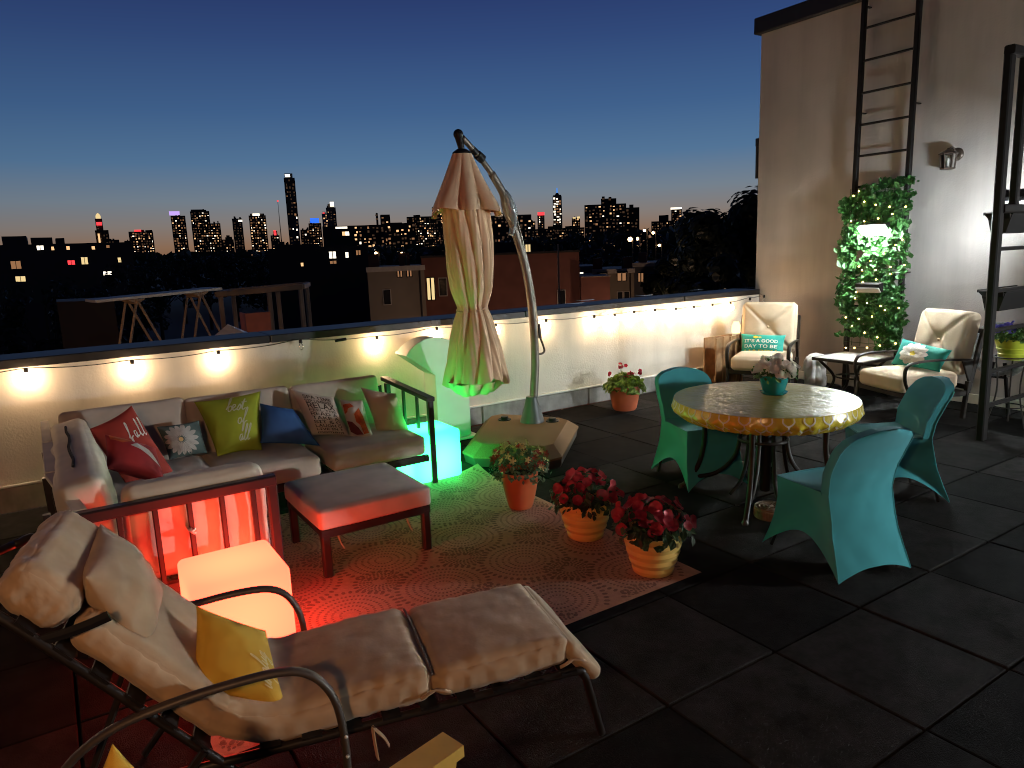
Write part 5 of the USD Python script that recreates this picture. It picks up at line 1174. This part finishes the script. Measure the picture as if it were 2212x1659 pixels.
tower('block with a bright blue rooftop', 672, 698, 482, 2380, 'tower_brown', lit=.55, vb=540, crown=[('blue_crown', 676, 694, 471, 481)], seed=16)
tower('pale tower with a bright pointed top', 712, 732, 448, 2600, 'tower_pale', lit=.10, vb=535, blocks=((716, 729, 440),), crown=[('win_white', 721, 729, 436, 446)], seed=17)
tower('narrow dark block with a red light beside the pale tower', 702, 714, 461, 2450, 'tower_brown', lit=.45, vb=535, blocks=((704, 708, 459, 'red_beacon'),), seed=18)
# middle distance
q = tower('mid distance building with a long white lit terrace', 702, 768, 488, 420, 'tower_dark', 18, lit=.0, vb=560, seed=19, name='apartment_block')
house_windows(*q, 735, [(741, 492, 24, 4, 'win_white'), (745, 505, 7, 8, 'win_warm'), (752, 505, 8, 8, 'win_white')])
tower('apartment block with a few bright stacked windows left of centre', 768, 832, 486, 380, 'tower_dark', 18, lit=.34, vb=560, cell=(8, 8), blocks=((826, 846, 464), (817, 821, 460)), seed=20, name='apartment_block')
tower('apartment block with large orange lit windows near the umbrella', 832, 900, 482, 360, 'tower_brown', 18, lit=.30, vb=556, cell=(7.5, 9), cols=(.8, .1, .1), blocks=((846, 872, 480),), seed=21, name='apartment_block')
tower('wide apartment block behind the folded canopy with a dark water tank', 884, 975, 467, 460, 'tower_brown', 20, lit=.30, vb=556, blocks=((898, 912, 463), (938, 960, 447)), seed=22, name='apartment_block')
tower('wide apartment block between the canopy and the pole', 1035, 1149, 465, 430, 'tower_brown', 20, lit=.26, vb=540, cell=(7.5, 8), blocks=((1088, 1118, 459), (1103, 1108, 449)), seed=23, name='apartment_block')
tower('small warm lit block just right of the umbrella pole', 1144, 1158, 478, 900, 'tower_brown', lit=.6, vb=505, seed=24)
tower('tower with a row of red orange lights at its top', 1163, 1178, 464, 3600, 'tower_pale', lit=.62, vb=492, cell=(5, 5), cols=(.3, .6, .1), crown=[('red_beacon', 1164, 1178, 458, 465)], seed=25)
q = tower('tall bright skyscraper with a blue lit spire', 1197, 1216, 424, 5200, 'tower_pale', depth=60, lit=.8, vb=500, cell=(5, 5.4), cols=(.2, .75, .05), win=(.8, .62), seed=26, name='skyscraper', cat_='skyscraper', blocks=((1198, 1215, 421),))
t, p, d, s, pm, z = q; o = A([p[0], p[1], 0]) + d * 30
part(t, 'spire', tube([o + [0, 0, z(422)], o + [0, 0, z(405)]], [1.9 * pm, .9 * pm], 8), mt('spire_blue')); part(t, 'spire_base', lathe([(6 * pm, z(424)), (3 * pm, z(417)), (.5, z(415))], 10, o), mt('tower_dark'))
tower('low warm lit tower right of the bright skyscraper', 1237, 1254, 470, 3000, 'tower_brown', lit=.7, vb=495, cell=(5, 5), cols=(.8, .15, .05), crown=[('win_gold', 1239, 1245, 469, 472), ('win_gold', 1248, 1254, 468, 472)], seed=27)
tower('low dark roofs in front of the bright skyscraper', 1150, 1262, 493, 700, 'tower_dark', 30, lit=.10, vb=535, blocks=((1196, 1214, 484), (1222, 1238, 489)), seed=28, name='apartment_block')
tower('massive dark apartment tower standing alone right of centre', 1265, 1352, 441, 330, 'tower_dark', 26, lit=.17, vb=565, cell=(7, 7), blocks=((1300, 1332, 428), (1302, 1308, 423), (1316, 1322, 425)), seed=29, name='apartment_tower')
tower('lower wing of the massive dark apartment tower', 1352, 1381, 448, 332, 'tower_dark', 24, lit=.17, vb=565, cell=(7, 7), blocks=((1360, 1369, 441),), seed=30, name='apartment_tower')
tower('dark stepped block left of the big tree', 1408, 1470, 477, 360, 'tower_dark', 22, lit=.07, vb=530, blocks=((1424, 1444, 464),), seed=31, name='apartment_block')
tower('small tower with a bright white roof line behind the tree', 1450, 1472, 452, 3200, 'tower_brown', lit=.55, vb=490, cell=(5, 5), crown=[('win_white', 1449, 1472, 448, 452)], seed=32)
# near houses
q = tower('brick red neighbouring building with a long plain wall right of the umbrella', 912, 1248, 551, 42, 'brick_red', 9, lit=0, name='brick_house', cat_='house', vb=700)
t, p, d, s, pm, z = q; house_windows(*q, 1080, [(1208, 655, 15, 44, 'window_dark'), (929, 618, 15, 46, 'win_gold'), (955, 615, 15, 36, 'window_dark')])
f0 = A([p[0], p[1], 0]); part(t, 'parapet_cap', hull([f0 + s * a * pm + A([0, 0, z(551) + b]) + d * c for a in (912 - 1080 - 2, 1248 - 1080 + 2) for b in (0, .12) for c in (-.08, .3)]), mt('roof_tar'))
part(t, 'extension', hull([f0 + s * a * pm + A([0, 0, b]) + d * c for a in (1248.5 - 1080, 1310 - 1080) for b in (GROUND, z(606)) for c in (-.5, 6)]), mt('brick_red'))
part(t, 'extension_roof', hull([f0 + s * a * pm + A([0, 0, b]) + d * c for a in (1249 - 1080, 1312 - 1080) for b in (z(606) + .002, z(604)) for c in (-.55, 2)]), mt('weathered'))
q = tower('dark roof house with one square lit window behind the brick building', 1050, 1160, 523, 70, 'roof_tar', 10, lit=0, name='town_house', cat_='house'); house_windows(*q, 1105, [(1140, 540, 10, 20, 'win_gold')])
q = tower('dim beige house with dark doorway left of the folded canopy', 792, 912, 577, 40, 'render_beige', 8, lit=0, name='town_house', cat_='house'); house_windows(*q, 852, [(830, 641, 14, 30, 'window_dark'), (860, 592, 9, 12, 'win_dim'), (880, 592, 9, 12, 'win_dim')])
q = tower('beige house with awnings over two windows right of the brick building', 1281, 1368, 583, 46, 'render_beige', 8, lit=0, name='town_house', cat_='house'); house_windows(*q, 1324.5, [(1301, 597, 17, 15, 'window_dark'), (1342, 598, 17, 17, 'win_dim'), (1338, 640, 10, 17, 'window_dark'), (1352, 640, 10, 17, 'window_dark')])
t, p, d, s, pm, z = q; f0 = A([p[0], p[1], 0])
for u in (1301, 1343): part(t, 'awning', hull([f0 + s * (u - 1324.5 + a) * pm + A([0, 0, z(v)]) + d * c for a in (-11, 11) for v, c in ((585, 0), (588, -.45), (589.5, -.45), (587, 0))]), mt('roof_tar'))
q = tower('grey house with two lit windows beside the beige one', 1369, 1470, 568, 50, 'render_grey', 8, lit=0, name='town_house', cat_='house'); house_windows(*q, 1419.5, [(1385, 598, 10, 18, 'win_dim'), (1430, 598, 8, 17, 'win_gold'), (1440, 598, 8, 17, 'win_dim')])
q = tower('small wall with one bright window between the brick and the beige house', 1249, 1280, 575, 52, 'render_grey', 6, lit=0, name='town_house', cat_='house'); house_windows(*q, 1264.5, [(1255.5, 594, 7, 12, 'win_white')])
q = tower('dark house with white lit windows in the middle distance left of the canopy', 585, 790, 534, 75, 'tower_dark', 10, lit=0, name='town_house', cat_='house', blocks=((610, 690, 526),)); house_windows(*q, 687.5, [(716, 552, 14, 14, 'win_white'), (716, 568, 13, 6, 'win_dim'), (746, 553, 6, 12, 'win_white'), (770, 549, 9, 10, 'win_dim'), (652, 570, 5, 7, 'win_warm')])
# cornices, chimneys and vents of the near houses
def house_trim(u0, u1, vt, D, chim, seed):
    p, d, s = frame_at((u0 + u1) / 2, D); pm = D / F; um_ = (u0 + u1) / 2; f0 = A([p[0], p[1], 0]); zt = AT2(um_, vt, p)[2]; return p, d, s, pm, um_, f0, zt
for (hn, u0, u1, vt, D, chim) in (('beige', 792, 912, 577, 40, (805, 872)), ('awn', 1281, 1368, 583, 46, (1290, 1355)), ('grey', 1369, 1470, 568, 50, (1388, 1452))):
    p, d, s, pm, um_, f0, zt = house_trim(u0, u1, vt, D, chim, 1)
    h = {'beige': 'dim beige', 'awn': 'beige house with aw', 'grey': 'grey house with two'}[hn]
    tt_ = [x for x in stage.GetPrimAtPath('/World').GetChildren() if (x.GetCustomData().get('label') or '').startswith(h)][0]
    T_ = Thing(tt_, (p[0], p[1], GROUND))
    part(T_, 'cornice', hull([f0 + s * a + d * b + A([0, 0, c]) for a in ((u0 - um_ - 2) * pm, (u1 - um_ + 2) * pm) for b in (-.16, .1) for c in (zt - .22, zt + .05)]), mt('trim_pale'))
    for c_ in chim: part(T_, 'chimney', hull([f0 + s * ((c_ - um_) * pm + a) + d * (2 + b) + A([0, 0, c]) for a in (-.3, .3) for b in (-.3, .3) for c in (zt - .1, zt + .75)]), mt('brick_red'))
    part(T_, 'vent_pipe', tube([f0 + s * 0.6 + d * 1.2 + A([0, 0, zt - .1]), f0 + s * 0.6 + d * 1.2 + A([0, 0, zt + .6])], .07, 8), mt('iron'))
    part(T_, 'downpipe', tube([f0 + s * ((u1 - um_) * pm - .25) - d * .08 + A([0, 0, zt - .2]), f0 + s * ((u1 - um_) * pm - .25) - d * .08 + A([0, 0, GROUND])], .05, 6), mt('iron'))
# thin pole on the brick building
p1, p2 = FAR(1205, 527, 30), FAR(1206, 700, 30)
single('roof_pole', tube([A([p1[0], p1[1], GROUND + 8]), p1], [.05, .035], 8), mt('weathered'), 'thin bare pole standing in front of the brick red wall', 'pole')
# neighbouring roof: table on A frame legs, pergola
NR = -1.55
nb_ = thing('neighbour_roof', 'dark flat roof of the neighbouring house below the parapet', 'building', (0, 20, GROUND))
part(nb_, 'roof', hull([A([x, y, z]) for x in (-14, 6.5) for y in (10.5, 24) for z in (GROUND, NR)]), mt('roof_tar'))
part(nb_, 'roof_block', hull([FAR(u, v, D_) * [1, 1, 0] + A([0, 0, z]) for u, v in ((120, 640), (245, 640)) for D_ in (17.5, 19) for z in (NR, AT(180, 650, FAR(180, 650, 17.5))[2])]), mt('tower_brown'))
td = 12.5
tb2 = thing('folding_shelter', 'long pale folding table top raised on thin A shaped legs on the neighbouring roof', 'table', FAR(340, 700, td) * [1, 1, 0] + [0, 0, NR])
dirx = unit(FAR(480, 622, td + .9) - FAR(205, 650, td - .5)); dy_ = unit(np.cross(dirx, [0, 0, 1.])) * -1
c0, c1 = FAR(207, 652, td - .5), FAR(480, 624, td + .9)
if (dy_ @ fw) < 0: dy_ = -dy_
part(tb2, 'top', hull([c + dy_ * b + A([0, 0, z]) for c in (c0, c1) for b in (0, .78) for z in (-.02, .025)]), mt('trim_pale'))
for u_, (ul, ur), vb_ in ((290, (262, 333), 735), (430, (404, 470), 722)):
    for k_ in (0.04, .72):
        top = c0 + (c1 - c0) * ((u_ - 207) / 273) + dy_ * k_ + A([0, 0, -.03])
        for ue in (ul, ur):
            e_ = c0 + (c1 - c0) * ((u_ + (ue - u_) * 3.3 - 207) / 273) + dy_ * k_; part(tb2, 'leg', tube([top, A([e_[0], e_[1], NR])], .022, 8), mt('weathered'))
    part(tb2, 'brace', hull([c0 + (c1 - c0) * ((u_ + a - 207) / 273) + dy_ * k_ + A([0, 0, b]) for a, b in ((-18, -.03), (18, -.03), (0, -.12)) for k_ in (.03, .73)]), mt('weathered'))
pgp = FAR(560, 690, 15.0)
pg = thing('pergola', 'plain timber pergola frame on the neighbouring roof', 'pergola', (pgp[0], pgp[1], NR))
P0, P1 = FAR(468, 636, 15.3), FAR(654, 619, 15.6); dv = unit(A([-(P1 - P0)[1], (P1 - P0)[0], 0])); dv = dv if dv @ fw > 0 else -dv
for off in (0, 1.3):
    part(pg, 'beam', bar(P0 + dv * off, P1 + dv * off, .09, .12), mt('weathered'))
    for k_ in (0.04, .60, .97):
        e_ = P0 + (P1 - P0) * k_ + dv * off; part(pg, 'post', bar(A([e_[0], e_[1], NR]), e_ - [0, 0, .06], .09), mt('weathered'))
part(pg, 'side_beam', bar(P1, P1 + dv * 1.3, .08, .10), mt('weathered')); part(pg, 'side_beam', bar(P0, P0 + dv * 1.3, .08, .10), mt('weathered'))
bp = FAR(552, 695, 14.3)
pb_ = thing('roof_planter', 'square terracotta coloured planter box by the pergola', 'planter', (bp[0], bp[1], NR))
zt_ = AT(552, 674, bp)[2]
part(pb_, 'box', hull([A([bp[0] + a, bp[1] + b, z]) for a, b, z in [(sx * .20, sy * .2, NR) for sx in (-1, 1) for sy in (-1, 1)] + [(sx * .24, sy * .24, zt_) for sx in (-1, 1) for sy in (-1, 1)]]), mt('terracotta'))
part(pb_, 'soil', box((bp[0], bp[1], zt_ + .003), (.42, .42, .004)), mt('soil'))
wt = FAR(500, 712, 7.4); zt_ = AT(492, 699, wt)[2]; zb2 = zt_ - .8
sgm = thing('white_canopy_top', 'white pyramid shaped canopy top just beyond the parapet', 'canopy', (wt[0], wt[1], zb2))
ap = AT(492, 700, wt); bl_, br_ = AT(455, 732, wt), AT(545, 728, wt); bk_ = (bl_ + br_) / 2 + A([FH[0], FH[1], 0]) * .5
part(sgm, 'roof_cloth', trimesh.Trimesh(A([ap, bl_, br_, bk_]), [[0, 1, 2], [0, 2, 3], [0, 3, 1]], process=False), mt('white_plastic'))
part(sgm, 'poles', cat(*[cyl(q_, A([q_[0], q_[1], GROUND + 9]), .02, 6) for q_ in (bl_, br_, bk_)]), mt('weathered'))

# ------------------------------------------------------------------ trees
def tree_mesh(h, w, n, lsz, seed, narrow=.0):
    g = np.random.default_rng(seed); cs = []
    for i in range(26):
        a = g.uniform(0, 2 * np.pi); zc_ = h * (.38 + .56 * g.uniform() ** .8); k = max(.25, 1 - ((zc_ / h - .58) / .46) ** 2) ** .5
        r = w / 2 * k * math.sqrt(g.uniform()); cs.append((r * math.cos(a), r * math.sin(a), zc_, w * g.uniform(.10, .20)))
    cs = A(cs); j = g.integers(0, len(cs), n); d = g.normal(size=(n, 3)); d /= np.linalg.norm(d, axis=1, keepdims=True)
    P = cs[j, :3] + d * cs[j, 3:] * g.uniform(.55, 1.1, (n, 1)); return P, d, cs
def tree(label, u, vtop, D, w, n=1300, lsz=.42, seed=1, mat='tree_leaf', group=None):
    p = FAR(u, vtop, D); h = p[2] - GROUND; base = A([p[0], p[1], GROUND])
    t = thing('tree', label, 'tree', base, group='trees beyond the parapet')
    P, d, cs = tree_mesh(h, w, n, lsz, seed)
    part(t, 'trunk', tube(spline([base, base + [.1, .05, h * .3], base + [-.1, .1, h * .62], base + [0, 0, h * .9]], 4), np.linspace(.035 * w, .006 * w, 13), 7), mt('bark'))
    part(t, 'limbs', cat(*[tube([base + [0, 0, h * (.25 + .02 * k)], base + c[:3]], [.012 * w, .004 * w], 5) for k, c in enumerate(cs[:12])]), mt('bark'))
    part(t, 'crown', leaves(base + P, d + A([0, 0, .3]), np.full(n, lsz), seed), mt(mat), kind='stuff')
tree('tall dense tree on the right against the bulkhead, its main crown', 1582, 414, 40, 7.0, 9000, .36, 101)
tree('tree crown sloping down on the left of the tall dense tree', 1512, 468, 42, 4.6, 6000, .36, 102)
tree('tree crown tucked between the tall dense tree and the bulkhead', 1630, 420, 44, 6.0, 6000, .36, 103)
tree('low dark tree below the tall dense tree, left side', 1470, 520, 48, 5.0, 5000, .40, 104)
tree('low dark tree below the tall dense tree, right side', 1560, 535, 34, 4.4, 5000, .34, 105)
for i, (u, v, D_, w_, lab) in enumerate([(270, 566, 95, 9, 'dark tree beside the long apartment block'), (330, 560, 150, 12, 'dark round tree under the broad bright block'), (385, 552, 190, 12, 'dark tree under the violet crowned tower'), (440, 551, 170, 13, 'dark tree under the wide dark tower'), (500, 548, 190, 13, 'dark tree under the dark glass tower'),
        (560, 549, 160, 12, 'dark tree under the bright topped tower'), (610, 545, 140, 9, 'dark tree under the radio mast'), (660, 524, 130, 8, 'dark tree right of the slim skyscraper'), (790, 545, 200, 12, 'dark tree below the stacked windows'), (860, 552, 170, 11, 'dark tree below the orange lit windows'), (1175, 512, 150, 9, 'dark tree right of the umbrella pole'), (1225, 515, 160, 9, 'dark tree below the bright skyscraper'),
        (1290, 555, 110, 8, 'dark bushy tree below the massive apartment tower'), (1350, 550, 105, 8, 'dark bushy tree below the lower wing'), (1405, 540, 90, 7, 'dark bushy tree left of the tall dense tree'), (1255, 548, 120, 8, 'dark bushy tree above the brick extension'), (90, 610, 70, 8, 'dark tree low at the left edge in front of the apartment block'), (190, 608, 75, 8, 'dark tree in front of the right half of the apartment block')]):
    tree(lab, u, v, D_, w_, 1100, .30 + .0026 * D_, 120 + i, 'tree_leaf_b')
far = thing('far_woods', 'continuous dark band of far trees along the foot of the skyline', 'woods', (0, 0, GROUND), kind='stuff')
g = np.random.default_rng(77); cw_, nw_ = [], []
for u in np.arange(-40, 1700, 3.0):
    for k_ in range(5):
        D_ = g.uniform(230, 330); top = np.interp(u, [0, 260, 620, 700, 1000, 1400, 1700], [560, 553, 546, 538, 535, 500, 488]) + 3.5 * math.sin(u * .09) + 2 * math.sin(u * .31)
        zt_ = FAR(u, top, D_)[2]; q_ = FAR(u + g.uniform(-3, 3), 540, D_); cw_.append((q_[0], q_[1], zt_ - 1.0 * g.uniform(0, 1) - 2.2 * k_)); nw_.append(g.normal(size=3))
part(far, 'crowns', leaves(A(cw_), A(nw_), np.full(len(cw_), 3.0), 9), mt('tree_leaf_b'), kind='stuff')

# ------------------------------------------------------------------ street lamps that show as points, and unseen yard lamps below the parapet
def street_lamp(label, u, v, D_, r=.16, e='street_glow', arm=True):
    p = FAR(u, v, D_); t = thing('street_lamp', label, 'street lamp', (p[0], p[1], GROUND), group='distant street lamps')
    part(t, 'post', tube([(p[0] + .4, p[1], GROUND), (p[0] + .4, p[1], p[2] + .15), (p[0], p[1], p[2] + r + .1)], .06, 6), mt('iron')); part(t, 'globe', sph(p, r, 2), mt(e), True)
for i, (u, v, lab) in enumerate([(1361, 517, 'street lamp glowing yellow white below the lower wing'), (1377, 516, 'street lamp right of the yellow white one'), (1392, 498, 'tiny street lamp near the foot of the stepped block'), (1424, 530, 'orange street lamp left of the tall tree'), (1411, 503, 'small orange street lamp above the orange one'), (656, 569, 'orange street lamp left of the white lit windows'), (636, 547, 'small street lamp under the slim skyscraper'), (812, 547, 'small street lamp left of the folded canopy'), (868, 548, 'small street lamp nearest the folded canopy')]):
    street_lamp(lab, u, v, 85, .16 if i != 0 else .26)
def low_lamp(label, p, e, r):
    t = thing('unseen_yard_lamp', label, 'lamp', (p[0], p[1], p[2])); p = A(p, float)
    part(t, 'globe', sph(p, r, 2), e, True); part(t, 'post', tube([p - [0, 0, r], A([p[0], p[1], p[2] - 2.2])], .04, 6), mt('iron'))
low_lamp('unseen warm yard lamp below the parapet, lighting the brick building', (17.5, 27.0, -4.2), E('unseen_yard_glow', (1.0, .62, .40), 120.0), .30)  # not visible, placed to light the brick wall
low_lamp('unseen warm lamp hidden by the parapet, lighting the neighbouring roof', (-1.2, 10.9, NR + 1.0 - .4), E('unseen_roof_glow', (1.0, .50, .20), 200.0), .10)  # not visible, placed to light the raised table legs
low_lamp('unseen warm yard lamp below the parapet, lighting the beige houses', (27.0, 29.0, -4.5), mt('unseen_yard_glow'), .24)  # not visible, placed to light the beige fronts
